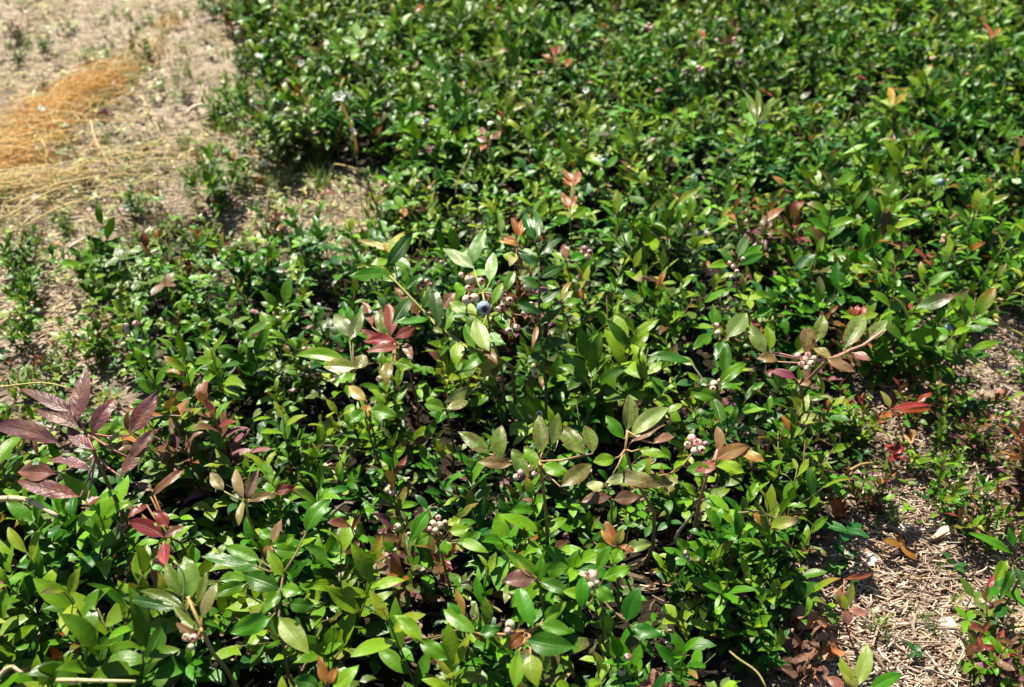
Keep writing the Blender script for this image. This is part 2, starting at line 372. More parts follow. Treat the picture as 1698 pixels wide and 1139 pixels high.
def shoot(rng, sty, nbr=None, lmul=1.0, res=(7, 4)):
    st = STY[sty]; fo = MB(); sm = MB(); ends = []
    nbr = nbr or rng.choice([5, 6, 6, 7])
    Ls = 0.0325*st['size']*lmul
    a0 = rng.random()*6.28
    for b in range(nbr):
        az = a0 + b*6.283/nbr + rng.uniform(-.5, .5)
        lean = rng.uniform(.15, .95) if nbr > 1 else .1
        H = rng.uniform(.095, .135)
        p = np.array([rng.uniform(-.004, .004), rng.uniform(-.004, .004), -.012])
        d = nrm([math.cos(az)*lean, math.sin(az)*lean, 1.0])
        pts = [p]; nseg = 9; bend = rng.uniform(-.5, .35)
        for i in range(nseg):
            k = nrm([math.cos(az), math.sin(az), 0])
            d = nrm(d + k*bend/nseg*1.2 + np.array([rng.uniform(-.09, .09), rng.uniform(-.09, .09), .02]))
            p = p + d*H/nseg; pts.append(p)
        scol = rng.choice([(0.16, .15, .05), (.20, .09, .05), (.12, .16, .04)])
        tube(sm, pts, [0.0011-0.0006*i/nseg for i in range(nseg+1)], (0.11, .07, .045), 5, scol)
        nl = int(rng.randint(11, 14)/ (st['size']**.6)); ga = rng.random()*6.28
        tipc = rng.choice(st['tip'])
        for i in range(nl):
            t = 0.22 + 0.78*(i/(nl-1))**.9
            s = t*nseg; k = min(int(s), nseg-1); q = pts[k]*(1-(s-k)) + pts[k+1]*(s-k)
            sd = nrm(pts[k+1]-pts[k]); ga += 2.4 + rng.uniform(-.35, .35)
            e1 = nrm(np.cross(sd, [.2, .1, 1])); e2 = np.cross(sd, e1)
            rad = e1*math.cos(ga)+e2*math.sin(ga)
            op = rng.uniform(.6, 1.2) if t < .9 else rng.uniform(.45, .85)
            ld = nrm(sd*math.cos(op) + rad*math.sin(op) + np.array([0, 0, rng.uniform(-.05, .4)]))
            up = sd*.5 + np.array([rng.uniform(-.3, .3), rng.uniform(-.3, .3), .8])
            L = Ls*rng.uniform(.7, 1.15)*(1.0 if t < .82 else rng.uniform(.6, .95))
            col = np.array(rng.choice(st['pal']))*rng.uniform(.8, 1.2); tcx = None
            if t > .86: col = np.array(tipc)*rng.uniform(.85, 1.15)
            elif rng.random() < .06: col = np.array(rng.choice([YG, OL, BR, OR]))*rng.uniform(.8, 1.1)
            if rng.random() < .12: tcx = np.array(rng.choice([BR, OR, PU]))
            leaf(fo, q, ld, up, L, L*rng.uniform(.30, .42), col, rng, spot=st['spot']*rng.choice([0, .3, 1, 1.2]), curl=rng.uniform(-.1, 1.0), fold=rng.uniform(.1, .5), nl=res[0], nw=res[1], tipcol=tcx, twist=rng.uniform(-.5, .5))
        # side twigs low down
        for _ in range(rng.choice([1, 2, 2])):
            k = rng.randint(2, 5); q = pts[k]; aa = rng.random()*6.28
            d2 = nrm([math.cos(aa), math.sin(aa), rng.uniform(.3, .9)]); tl = rng.uniform(.02, .04)
            tp = [q, q+d2*tl*.5, q+d2*tl+np.array([0, 0, .004])]
            tube(sm, tp, [.0007, .0006, .0004], scol, 4)
            for j in range(rng.randint(3, 5)):
                tt = (j+1)/4.5; qq = q+d2*tl*min(tt, 1); g2 = rng.random()*6.28
                ld = nrm(d2*.6+np.array([math.cos(g2), math.sin(g2), rng.uniform(0, .5)])*.8)
                L = Ls*rng.uniform(.5, .85)
                leaf(fo, qq, ld, [0, 0, 1], L, L*rng.uniform(.38, .52), np.array(rng.choice(st['pal']))*rng.uniform(.8, 1.2), rng, spot=st['spot']*.5, curl=rng.uniform(0, .8), fold=rng.uniform(.1, .4), nl=res[0]-2, nw=res[1])
        ends.append((pts[-3], pts[-1]))
    return fo, sm, ends

PROTO = []     # dict(style, root, arrays, berries)
prng = random.Random(11)
for sty, cnt in (('deep', 5), ('bright', 6), ('broad', 4), ('small', 4), ('tipped', 2), ('rusty', 4)):
    for k in range(cnt):
        fo, sm, ends = shoot(prng, sty)
        PROTO.append(dict(sty=sty, fo=fo, sm=sm, fm=fo.mesh('foliage', M_LEAF), smm=sm.mesh('stem', M_STEM), ends=ends, k=k))

# ------------------------------------------------------------------ where things grow (outlines given on the photo, used on the ground)
def inside(poly, x, y):
    c = False; n = len(poly); j = n-1
    for i in range(n):
        xi, yi = poly[i]; xj, yj = poly[j]
        if (yi > y) != (yj > y) and x < (xj-xi)*(y-yi)/(yj-yi)+xi: c = not c
        j = i
    return c
BARE = [
 [(-3000,-2500),(300,-2500),(345,-60),(350,90),(395,215),(520,225),(560,205),(640,240),(665,290),(665,345),(560,350),(470,335),(400,325),(330,300),(230,272),(160,285),(165,380),(140,450),(180,520),(110,530),(40,490),(-400,520),(-3000,300)],
 [(1470,840),(1560,770),(1640,790),(1800,840),(1740,930),(1640,960),(1650,1050),(1720,1139),(1760,1500),(1280,1500),(1300,1120),(1400,1010),(1400,900)],
 [(1590,485),(1698,470),(1900,480),(1900,560),(1640,560)],
 [(1730,960),(2400,900),(2400,1600),(1700,1600),(1700,1100)],
]
SPARSE = [
 ([(1440,560),(1900,560),(1900,900),(1450,850),(1400,760),(1420,640)], .62),
 ([(1400,470),(1900,380),(1900,560),(1420,600)], .8),
 ([(-200,480),(170,450),(260,600),(200,700),(-200,640)], .6),
 ([(450,300),(660,320),(630,370),(460,350)], .5),
 ([(160,260),(420,270),(640,330),(640,400),(420,420),(160,420)], .9),
 ([(1290,900),(1420,880),(1400,1050),(1300,1200)], .4),
 ([(300,-100),(400,-100),(440,200),(350,220)], .35),
]
def dens(x, y):
    px, py, z = to_px((x, y, 0.045))
    if z < .05 or py > 3000: return 1.0 if x < .2 else .5
    px += 34*noise.noise(Vector((x*11, y*11, 5.5))); py += 22*noise.noise(Vector((x*11, y*11, 9.5)))   # ragged edges
    for p in BARE:
        if inside(p, px, py): return 0.0
    for p, q in SPARSE:
        if inside(p, px, py): return q
    return 1.0

# ------------------------------------------------------------------ plants with a look of their own, laid out after the photo
heroes = []           # (px, py, z, radius_px) of their leaves, so the common shoots stay below
LAND = []             # (name, px, py) landmarks for labels
NAMED = {G1,G2,G3,G4,YG,OL,BR,PU,RD,OR,PK}
def hero(label, stem, leaves, berries=(), seed=1, stemcol=(0.16,0.13,0.05), group=None, land=None, r0=.0011, z0=.13, faceup=.75):
    rng = random.Random(seed); ZS = .90; z0 *= ZS
    stem = [(a, b, c*ZS) for a, b, c in stem]; leaves = [tuple(l[:8])+((l[8]*ZS,)+tuple(l[9:]) if len(l) > 8 else ()) for l in leaves]
    berries = [(a, b, r*(.88 if k != 'blue' else .98), k) for a, b, r, k in berries]
    P = [np.array(at(px, py, z)) for px, py, z in stem]
    root = Vector(P[0]) + Vector((rng.uniform(-.006, .006), .012, 0)); root.z = ground_z(root.x, root.y) - .004
    o = link('blueberry_plant', None, None, root); tag(o, ' '.join(label.split()[:16]), 'blueberry plant', group)
    o0 = np.array(root)
    pts = [np.array([0, 0, 0.])]
    a = P[0]-o0
    pts.append(a*.5+np.array([.003, -.002, 0])); Q = [p-o0 for p in P]
    pts += Q
    sm = MB(); n = len(pts); tube(sm, pts, [r0*(1-.5*i/(n-1)) for i in range(n)], (0.10, .065, .04), 7, stemcol)
    # small twigs joining berries / leaves to the stem
    tot = MB()
    for lf in leaves:
        bx, by, tx_, ty_, w, col = lf[:6]
        dz = lf[6] if len(lf) > 6 else rng.uniform(-.006, .008)
        spot = lf[7] if len(lf) > 7 else 0.2
        zb = lf[8] if len(lf) > 8 else z0
        B = np.array(at(bx, by, zb)); T = np.array(at(tx_, ty_, zb+dz))
        L = float(np.linalg.norm(T-B)); d = (T-B)/L
        curl = rng.uniform(.1, .7)
        n0 = np.array([rng.uniform(-.25, .25), -.35+rng.uniform(-.25, .25), faceup+rng.uniform(0, .3)])
        nn = nrm(n0 - d*np.dot(n0, d)); dst = nrm(d + nn*math.tan(curl*.5))
        mb = MB()
        col = np.asarray(col, float)*rng.uniform(.9, 1.1)
        if tuple(lf[5]) not in NAMED: col = col*np.array([.66, .68, .55])*(.72 if col[0] > .36 and col[1] < .24 else 1)
        scale = at(bx, by, zb); dep = (Vector(scale)-Vector((0, 0, CAM_H))).dot(FWD)
        wid = w/849*TANH*dep*0.98
        leaf(mb, B-o0, dst, nn, L*1.03, wid, col, rng, spot=spot, curl=curl, fold=rng.uniform(.15, .4), nl=12, nw=6, twist=rng.uniform(-.3, .3), tipcol=(np.asarray(lf[9]) if len(lf) > 9 else None))
        ch = link('leaf', mb.mesh('leaf', M_PURPLE if tuple(lf[5]) in (PU, PUD) else M_HERO), o); kids.setdefault(o.name, []).append(ch)
        # petiole back to the nearest stem point
        j = min(range(2, n), key=lambda k: np.linalg.norm(pts[k]-(B-o0))); dist = np.linalg.norm(pts[j]-(B-o0))
        if dist > .002: tube(sm, [pts[j], (pts[j]+B-o0)/2+np.array([0, 0, -.002]), B-o0], [.0007, .0006, .0005], stemcol, 5)
        heroes.append(((bx+tx_)/2, (by+ty_)/2, zb, 30))
        heroes.append((tx_, ty_, zb, 22))
    s = link('stem', sm.mesh('stem', M_STEM), o); kids.setdefault(o.name, []).append(s)
    for bx, by, r, kind in berries:
        zb = z0+.001; B = Vector(at(bx, by, zb)); dep = (B-Vector((0, 0, CAM_H))).dot(FWD); rr = r/849*TANH*dep
        add_berry(o, B-root, rr, kind, rng)
        near = [b2 for b2 in berries if math.hypot(b2[0]-bx, b2[1]-by) < 45]
        cx = sum(b2[0] for b2 in near)/len(near); cy = sum(b2[1] for b2 in near)/len(near)+4
        cc = np.array(at(cx, cy, zb-.008)-root); e = np.array(B-root)
        tw = MB(); tube(tw, [cc, (cc+e)/2+np.array([0, 0, -.001]), e+np.array([0, 0, -rr*.7])], [.0005, .0004, .0004], (.34, .16, .07), 5)
        if near[0] == (bx, by, r, kind):
            anchors = pts[2:] + [np.array(at(l[0], l[1], l[8] if len(l) > 8 else z0)-root) for l in leaves]
            j = min(anchors, key=lambda q: np.linalg.norm(q-cc)); tube(tw, [j, (j+cc)/2+np.array([0, 0, -.004]), cc], [.0008, .0006, .0005], (.30, .18, .07), 5)
        k_ = link('twig', tw.mesh('twig', M_STEM), o); kids[o.name].append(k_)
        heroes.append((bx, by, zb, 18))
    if land: LAND.append((land, sum(l[0] for l in leaves)/len(leaves), sum(l[1] for l in leaves)/len(leaves)))
    return o
PUD=(0.100,0.040,0.048); DG=(0.024,0.080,0.012); PAL=(0.15,0.26,0.05); ROL=(0.085,0.165,0.018)

NAMED |= {PUD, DG, PAL, ROL}
hero('tall plant with large veined purple leaves at the left edge', [(178,800,.10),(158,755,.13),(143,717,.15),(125,690,.16)],
 [(128,697,145,612,36,PU,.01,.4,.16),(120,684,40,645,26,PUD,.0,.3,.16),(137,710,60,680,26,PUD,0,.4,.155),(104,738,-2,682,32,PUD,-.004,.3,.15),
  (152,723,180,658,28,PU,.01,.3,.155),(155,746,97,722,22,PU,0,.3,.15),(213,722,267,652,32,PU,.012,.4,.15),(217,760,257,712,22,PUD,.008,.3,.145),
  (190,742,226,734,20,BR,0,.4,.145),(133,824,30,802,30,PU,0,.6,.13),(143,838,163,823,20,RD,0,.3,.13),(90,786,33,778,34,PK,.0,.3,.135),(200,790,245,735,26,PUD,.006,.3,.14),(150,780,96,752,22,PU,0,.3,.14)],
 seed=3, stemcol=(.35,.16,.13), land='the large purple-leaved plant', r0=.0016, z0=.15)
hero('drooping shoot with dark red leaves below the purple plant', [(300,900,.08),(285,893,.11),(275,885,.125)],
 [(272,890,223,850,26,(.22,.035,.035),0,.4),(278,874,264,843,22,RD,.004,.3),(270,891,307,875,16,BR,0,.3),(273,899,270,941,24,(.42,.06,.07),0,.3),(243,837,213,858,16,RD,0,.3),(250,823,312,786,20,(.2,.09,.06),.006,.5),(252,812,226,800,16,BR,0,.3),(232,850,216,842,14,RD,0,.2)],
 seed=4, stemcol=(.28,.13,.06), land='the dark red drooping shoot', z0=.13)
hero('olive brown shoot with narrow faded leaves and three green berries, bottom left', [(372,1105,.09),(353,1083,.11),(333,1040,.125),(314,995,.135)],
 [(314,993,317,922,36,ROL,.006,.5),(310,990,267,943,24,OL,.004,.5),(308,1012,246,966,20,OL,0,.4),(334,1025,362,968,24,(.2,.17,.08),.006,.6),(333,1047,277,1018,16,OL,0,.3),(336,1060,290,1038,14,BR,0,.4),(326,1004,352,950,16,OL,.006,.3),(310,975,300,935,18,G2,.004,.2),(300,1010,205,992,22,DG,-.005,.1,.12)],
 [(309,1057,8,'green'),(321,1058,8,'pink'),(317,1073,7,'green')], seed=5, stemcol=(.38,.27,.10), land='the olive brown shoot', r0=.0015, z0=.13)
hero('shoot with broad glossy green leaves and one yellow-green leaf, bottom left', [(478,1120,.08),(468,1060,.11),(462,1000,.12),(470,950,.125)],
 [(450,1024,380,1047,34,G2,0,.1),(464,975,407,953,36,G1,0,.1),(464,977,437,1020,26,G2,-.003,.1),(462,1023,513,1082,36,(.2,.27,.035),-.004,.3),(433,930,376,906,24,G2,0,.1),(420,937,333,930,22,G1,0,.2),(408,968,350,985,24,G2,0,.2),(468,975,498,985,26,G3,0,.3),(507,884,530,822,30,G2,.006,.2),(470,955,440,915,22,G3,.006,.3),(480,1000,520,1010,24,G1,0,.2)],
 seed=6, land='the glossy bottom left shoot', z0=.125)
hero('dark green leaning shoot left of the blue berry', [(850,610,.09),(833,597,.11),(766,570,.13),(713,527,.142),(659,470,.155),(633,443,.16)],
 [(643,450,583,467,26,G2,0,.1,.158),(640,444,690,388,24,DG,.01,.1,.16),(659,468,606,442,20,G2,.004,.1,.155),(680,492,654,540,22,DG,-.006,.1,.15),(700,512,724,478,22,G1,.008,.1,.148),(713,528,655,542,18,G2,0,.1,.146),
  (728,540,716,477,24,DG,.01,.1,.144),(738,548,748,514,22,G2,.006,.2,.14),(763,568,748,604,24,G3,-.006,.2,.135),(790,580,766,540,22,G2,.006,.2,.132),(672,480,700,452,18,G1,.006,.1,.152),(800,586,770,622,24,G2,-.006,.2,.13)],
 seed=7, stemcol=(.33,.34,.08), land='the dark leaning shoot', r0=.0015, z0=.14)
hero('upright dark green shoot right of the pale berries, orange leaf at its foot', [(905,640,.09),(899,587,.115),(894,513,.145),(894,430,.175),(886,397,.19)],
 [(887,398,862,360,18,G1,.004,.1,.19),(888,400,905,352,18,G1,.004,.1,.19),(893,425,930,395,20,DG,.004,.1,.18),(893,440,858,420,20,DG,.004,.1,.178),(894,462,932,440,20,DG,.004,.1,.168),(894,480,862,455,18,G1,.004,.1,.165),(894,505,935,480,20,DG,.004,.1,.155),(894,520,860,500,18,DG,.004,.1,.15),
  (896,540,940,505,22,G1,.004,.1,.142),(891,538,889,580,9,(.5,.25,.10),-.006,.2,.142),(898,560,858,548,20,DG,.003,.1,.135),(899,575,938,560,20,DG,.003,.1,.125),(900,590,868,600,20,DG,0,.1,.12)],
 seed=8, stemcol=(.10,.14,.05), land='the upright dark shoot', r0=.0013, z0=.14)
hero('shoot bearing one ripe blue berry among pale pink berries with red crowns', [(830,600,.09),(815,560,.12),(808,520,.14),(800,485,.15)],
 [(786,446,738,412,26,(.34,.42,.20),0,.0,.155),(783,440,797,380,26,(.14,.26,.07),.012,.1,.155),(812,468,820,420,22,PAL,.008,.1,.152),(811,582,775,532,30,(.26,.37,.12),.004,.1,.138),(800,577,833,596,16,(.45,.24,.10),0,.3,.135),(770,490,752,470,20,G3,.004,.1,.14),(840,482,850,450,18,G2,.006,.1,.15),(822,520,846,560,24,G2,-.004,.1,.14),(775,520,748,500,22,PAL,.002,.1,.14),(816,505,836,470,16,G3,.006,.1,.148),(796,545,830,575,22,G2,0,.1,.135)],
 [(802,511,12.5,'blue'),(779,463,10,'pale'),(797,467,7.5,'pink'),(774,497,9.5,'pale'),(787,494,9.5,'pale'),(776,478,6.5,'pink'),(765,456,6,'pink'),(834,492,8,'pale'),(845,498,7,'pink'),(875,475,8.5,'pale'),(881,507,8,'pale'),(843,548,6.5,'pink'),(857,543,6.5,'pink'),(826,513,6,'pink'),(869,520,6,'pink'),(833,507,5.5,'purple')],
 seed=9, stemcol=(.30,.33,.09), land='the blue berry', r0=.0013, z0=.148)
hero('shoot with a fan of rose red leaves left of the berry cluster', [(680,620,.08),(662,590,.11),(655,565,.125)],
 [(647,558,659,502,24,(.36,.09,.08),.008,.4),(658,568,608,556,22,(.36,.05,.08),0,.3),(617,542,616,496,15,(.30,.12,.07),.006,.4),(662,575,610,590,18,(.34,.10,.08),-.002,.4),(655,560,690,545,20,(.36,.12,.10),0,.4),(632,555,628,515,17,OL,.006,.6),(668,570,692,590,16,PK,0,.4),(640,570,600,545,14,RD,0,.3),(693,523,656,477,20,(.2,.09,.05),.008,.4),(648,600,632,640,20,(.26,.20,.07),-.003,.5),(655,600,690,612,20,G3,0,.2)],
 [(708,466,5,'pink'),(700,460,4.5,'purple'),(714,472,4.5,'purple')], seed=10, stemcol=(.3,.2,.09), land='the rose red leaf fan', z0=.13)
hero('pair of pinkish brown leaves between the rose red fan and the pale berries', [(735,540,.09),(731,520,.12)],
 [(729,514,754,486,22,(.38,.18,.14),.006,.4),(722,500,716,478,14,(.42,.10,.10),.005,.2),(730,515,705,520,14,PK,0,.3)], seed=12, z0=.135)
hero('shoot tipped with three orange leaves above the berries', [(862,470,.09),(858,430,.125),(858,400,.14)],
 [(860,392,850,362,14,(.5,.2,.05),.006,.1),(862,393,870,356,16,(.55,.22,.05),.006,.1),(862,405,826,404,12,(.55,.25,.07),0,.2),(858,408,838,388,14,OR,.002,.2),(856,420,840,440,16,(.42,.42,.2),0,.1),(862,415,888,430,18,G2,0,.1),(856,430,832,425,18,G3,0,.1)], seed=13, land='the orange-tipped shoot', z0=.14)
hero('shoot with two soft orange leaf pairs, upper of the orange shoots', [(948,400,.07),(945,350,.11)],
 [(950,306,940,284,13,(.5,.16,.06),.002,.1),(953,308,966,284,14,(.5,.2,.09),.002,.1),(948,310,932,296,12,OR,0,.1),(943,346,938,318,15,(.5,.19,.06),.003,.1),(946,345,955,325,12,OR,.003,.1),(947,360,975,350,18,G3,0,.1),(944,362,915,372,18,G2,0,.1)], seed=14, land='the upper orange shoot', z0=.11)
hero('shoot tipped with one cream and yellow curled leaf above the leaning stem', [(660,470,.08),(655,440,.11)],
 [(645,415,600,394,14,(.55,.45,.2),0,.0),(645,418,668,385,14,(.42,.32,.05),.004,.1),(648,422,630,402,13,(.38,.32,.06),.002,.1),(650,430,685,440,20,G2,0,.1),(648,432,610,440,20,G3,0,.1),(652,436,650,400,16,YG,.004,.2)], seed=15, land='the cream curled leaf', z0=.125)
hero('row of broad olive green leaves with brown spots in the foreground middle', [(905,850,.08),(900,800,.11),(893,765,.13)],
 [(811,753,765,712,26,ROL,.004,.9),(829,762,823,706,28,ROL,.008,1.0),(899,750,894,690,28,(.17,.22,.05),.008,.9),(915,738,928,687,24,(.15,.22,.05),.01,.7),(969,754,929,700,32,ROL,.004,1.1),(983,752,979,706,26,ROL,.006,1.0),(875,790,852,745,30,ROL,.006,.9),(886,780,881,738,24,G3,.006,.8),(850,770,792,768,22,(.25,.16,.08),0,.8),(900,770,940,790,26,G3,-.002,.6),(929,807,980,772,30,(.2,.19,.08),.002,1.0)],
 [(856,791,6.5,'pale'),(864,783,6.5,'pink'),(879,776,6.5,'pale'),(868,772,5.5,'pink'),(886,786,5.5,'pink')], seed=16, stemcol=(.4,.25,.12), land='the spotted olive leaves', r0=.0014, z0=.135)
hero('spotted shoot with upright pale leaves and pink berries at its right', [(1085,850,.08),(1050,790,.11),(1037,745,.13),(1041,715,.14)],
 [(1039,714,1049,656,29,(.22,.28,.08),.01,.8),(1046,724,1100,668,30,(.24,.33,.11),.008,.3),(1045,735,1096,700,22,(.2,.11,.07),.004,.6),(1082,735,1117,722,20,(.38,.2,.13),0,.5),(1035,728,1005,690,22,G2,.006,.3),(1060,745,1100,760,22,G3,0,.5),(1016,787,1103,808,28,(.2,.19,.08),0,.9,.12),(1112,785,1108,820,28,(.22,.17,.08),-.003,.9,.12),(1020,760,985,768,24,G3,0,.6)],
 [(1147,727,9,'pink'),(1157,735,9,'pink'),(1163,746,8,'pale'),(1152,748,8,'pale'),(1140,738,7,'pale'),(1170,736,6,'purple')], seed=17, stemcol=(.4,.26,.12), land='the pale spotted shoot', r0=.0014, z0=.135)
hero('bronze pink leaf on a pink stem beside the pink berries', [(1160,830,.08),(1172,790,.11),(1190,745,.13)],
 [(1186,762,1237,732,26,(.36,.18,.10),.004,.6),(1186,765,1160,790,24,PK,-.002,.5),(1192,748,1196,708,18,(.33,.2,.1),.006,.4),(1225,745,1262,770,20,(.42,.24,.06),0,.2),(1185,770,1235,785,28,G3,-.003,.6),(1180,780,1140,770,26,G2,0,.3)], seed=18, stemcol=(.5,.22,.18), land='the bronze pink leaf', r0=.0015, z0=.13)
hero('dusky brown mottled leaf pair under the spotted shoots', [(1016,880,.07),(1014,850,.10),(1014,828,.11)],
 [(1012,824,963,828,22,(.20,.11,.08),0,.7),(1017,828,1060,826,24,(.20,.10,.08),0,.7),(1000,812,975,800,26,(.36,.40,.22),0,.3),(1005,800,1040,790,18,(.34,.38,.22),0,.3)], seed=19, land='the brown mottled leaf pair', z0=.12)
hero('long sprig with veined pale green leaves and a pink stem at the right', [(1330,640,.08),(1372,597,.125),(1409,581,.14),(1432,572,.145),(1465,548,.15)],
 [(1398,579,1436,526,30,(.20,.28,.08),.008,.9),(1432,566,1480,539,24,(.22,.30,.10),.006,.8),(1352,568,1370,522,24,(.20,.28,.07),.01,.9),(1336,585,1329,540,28,(.26,.20,.10),.008,1.0),(1372,594,1413,622,22,(.36,.20,.13),-.003,.7),(1269,585,1238,543,26,(.16,.26,.07),.006,.7),(1276,582,1279,540,20,G3,.008,.5),(1415,585,1440,600,18,PK,0,.5),(1352,575,1376,600,20,(.28,.2,.1),-.002,.8),(1290,600,1255,590,22,(.25,.17,.08),0,.6)],
 [(1323,590,6.5,'pink'),(1334,596,7,'pink'),(1345,603,7,'pale'),(1329,604,6.5,'pink'),(1340,588,5.5,'pink'),(1350,594,5.5,'pink'),(1338,611,6,'pale')], seed=20, stemcol=(.5,.28,.20), land='the pink-stemmed sprig', r0=.0017, z0=.14)
hero('single wine red leaf hanging below the pink-stemmed sprig', [(1330,660,.07),(1325,635,.10)],
 [(1320,628,1278,609,17,(.24,.05,.09),0,.2),(1322,630,1352,642,14,(.3,.16,.09),0,.5),(1318,632,1290,645,16,G2,0,.3)], seed=21, z0=.115)
hero('low plant with spear-shaped bright red leaves near the right edge', [(1490,700,.02),(1492,688,.04)],
 [(1478,679,1536,662,14,(.5,.07,.06),.002,.2),(1488,683,1545,678,10,(.5,.08,.05),0,.1),(1520,668,1545,652,12,(.45,.10,.04),.004,.2),(1475,676,1466,648,14,(.3,.3,.08),.006,.4),(1480,684,1458,690,12,OR,0,.2)], seed=22, land='the red spear leaves', z0=.055, stemcol=(.4,.08,.05))
hero('tiny crimson shoot on the straw left of the bare ground', [(1480,765,.01),(1482,755,.02)],
 [(1483,752,1470,735,12,(.5,.04,.05),.002,0),(1486,752,1500,738,12,(.5,.03,.05),.002,0),(1480,755,1470,765,12,(.4,.04,.05),0,0),(1490,758,1506,762,10,RD,0,0),(1484,745,1488,728,10,(.45,.08,.06),.004,0)], seed=23, land='the crimson shoot', z0=.03, stemcol=(.4,.05,.05))
hero('shoot tipped with two scarlet leaves above the pink-stemmed sprig', [(1428,560,.07),(1425,535,.10)],
 [(1421,524,1418,506,10,(.5,.10,.05),.003,0),(1426,524,1436,508,12,(.55,.10,.05),.003,0),(1420,530,1395,524,14,G3,0,.2),(1428,530,1455,520,16,YG,0,.2)], seed=24, z0=.11)
hero('shoot carrying two large white berries stacked one above the other', [(1000,1010,.08),(990,985,.11)],
 [(965,1010,960,955,24,G2,.008,.1),(1000,960,1048,942,24,G3,0,.1),(985,975,1020,995,24,G2,-.002,.1),(975,985,935,990,22,G3,0,.2),(990,945,1010,905,20,G2,.008,.1),(1040,1030,1052,970,32,G1,.01,.2),(1050,1040,1095,1062,26,G1,0,.1)],
 [(981,955,12,'pale'),(979,972,8.5,'green'),(990,966,5,'pink')], seed=25, land='the stacked white berries', z0=.13)
hero('broad purplish brown leaf in the lower middle foreground', [(900,1000,.07),(895,975,.10)],
 [(889,960,833,961,34,(.19,.10,.10),0,.7),(892,955,938,928,26,G2,.004,.2),(896,958,840,905,22,G2,.006,.2),(893,962,905,925,22,G2,.008,.1),(890,958,852,925,26,(.28,.26,.06),.004,.4),(895,965,950,980,22,G1,0,.1)], seed=26, land='the broad purplish brown leaf', z0=.125)
hero('shoot with glossy lance leaf and round pale green bud, bottom middle', [(890,1090,.07),(880,1060,.10),(878,1045,.115)],
 [(884,1040,845,978,30,G2,.004,.1),(892,1035,948,1046,26,G2,0,.1),(875,1060,950,1085,40,G1,-.003,.1),(860,1080,850,1139,26,G3,-.004,.3),(880,1085,885,1138,34,YG,-.004,.5),(790,1050,733,1016,26,G2,0,.1),(795,1052,830,1045,24,G1,0,.2),(900,1030,938,1000,22,G3,.006,.2),(870,1050,838,1070,20,(.3,.08,.04),0,.2)],
 [(846,1036,10,'green'),(842,1046,7,'pink')], seed=27, land='the round green bud', z0=.12, stemcol=(.4,.22,.1))
hero('shoot with one upright orange-brown leaf in the lower middle', [(772,1060,.07),(768,1040,.10)],
 [(768,1022,762,976,16,(.32,.17,.04),.006,.5),(785,1030,788,1000,14,(.3,.36,.15),.006,.1),(764,1030,742,1000,20,G2,.004,.1),(700,1065,665,1010,26,G3,.004,.1),(695,1060,740,1095,26,G2,-.003,.1)],
 [(787,1022,7,'green')], seed=28, z0=.115)
hero('shoot with a small cluster of cream berries left of the lower middle', [(735,930,.08),(728,895,.11)],
 [(712,845,672,900,22,G2,-.004,.2),(745,880,778,880,22,G3,0,.1),(740,870,765,865,18,YG,0,.1),(715,885,690,905,20,G2,-.003,.1),(740,895,735,920,22,G3,-.004,.2),(757,900,800,890,22,G2,0,.1),(760,895,808,918,20,G3,0,.1)],
 [(718,868,7,'pale'),(729,871,7.5,'pale'),(722,880,6.5,'green'),(712,877,5,'pink'),(738,866,5,'pink'),(727,858,5.5,'pink')], seed=29, land='the cream berries', z0=.125)
hero('shoot tipped with a fork of salmon orange leaves, lower right of middle', [(1025,960,.08),(1022,925,.12)],
 [(1019,905,1013,862,16,(.5,.2,.07),.006,.1),(1016,905,997,878,14,(.5,.24,.08),.004,.1),(1022,905,1030,875,16,(.36,.32,.07),.006,.2),(1028,905,1055,915,12,(.5,.18,.07),0,.1),(1030,910,1015,935,22,G3,-.003,.1),(1035,912,1078,900,22,(.2,.33,.1),0,.1),(1012,915,985,905,22,G2,0,.1)], seed=30, land='the salmon leaf fork', z0=.13)
hero('orange and green young shoot at the bottom edge, left of middle', [(540,1160,.08),(538,1140,.10)],
 [(540,1135,530,1088,18,(.45,.16,.05),.006,.2),(545,1135,560,1105,16,(.5,.25,.08),.006,.1),(550,1145,600,1110,26,G3,.002,.1),(530,1140,490,1120,26,G1,.002,.1)], seed=31, z0=.12)
hero('glossy yellow-green leaves at the foot of the bare straw ground', [(1425,1165,.05),(1420,1145,.07)],
 [(1415,1140,1458,1078,26,(.26,.34,.07),.008,.2),(1420,1142,1400,1095,22,(.3,.3,.08),.006,.5),(1440,1145,1490,1112,22,G2,.004,.2),(1400,1142,1375,1120,20,(.3,.1,.1),.0,.3),(1410,1140,1390,1090,16,YG,.006,.3)], seed=32, land='the yellow-green corner leaves', z0=.08, stemcol=(.4,.12,.1))
hero('dark green plant at the right edge casting shade on the bare ground', [(1690,960,.06),(1682,930,.09),(1685,890,.10)],
 [(1678,918,1608,882,18,G2,.004,.1),(1670,930,1643,958,20,G3,-.004,.1),(1680,905,1675,875,16,G1,.006,.2),(1688,900,1712,860,20,G2,.006,.1),(1690,925,1740,930,22,G1,0,.1),(1684,940,1700,985,22,DG,-.004,.1),(1680,945,1655,990,20,G1,-.006,.1),(1690,890,1720,880,20,G1,0,.1),(1690,960,1730,1000,22,DG,0,.1)], seed=33, land='the dark plant at the right edge', z0=.10)
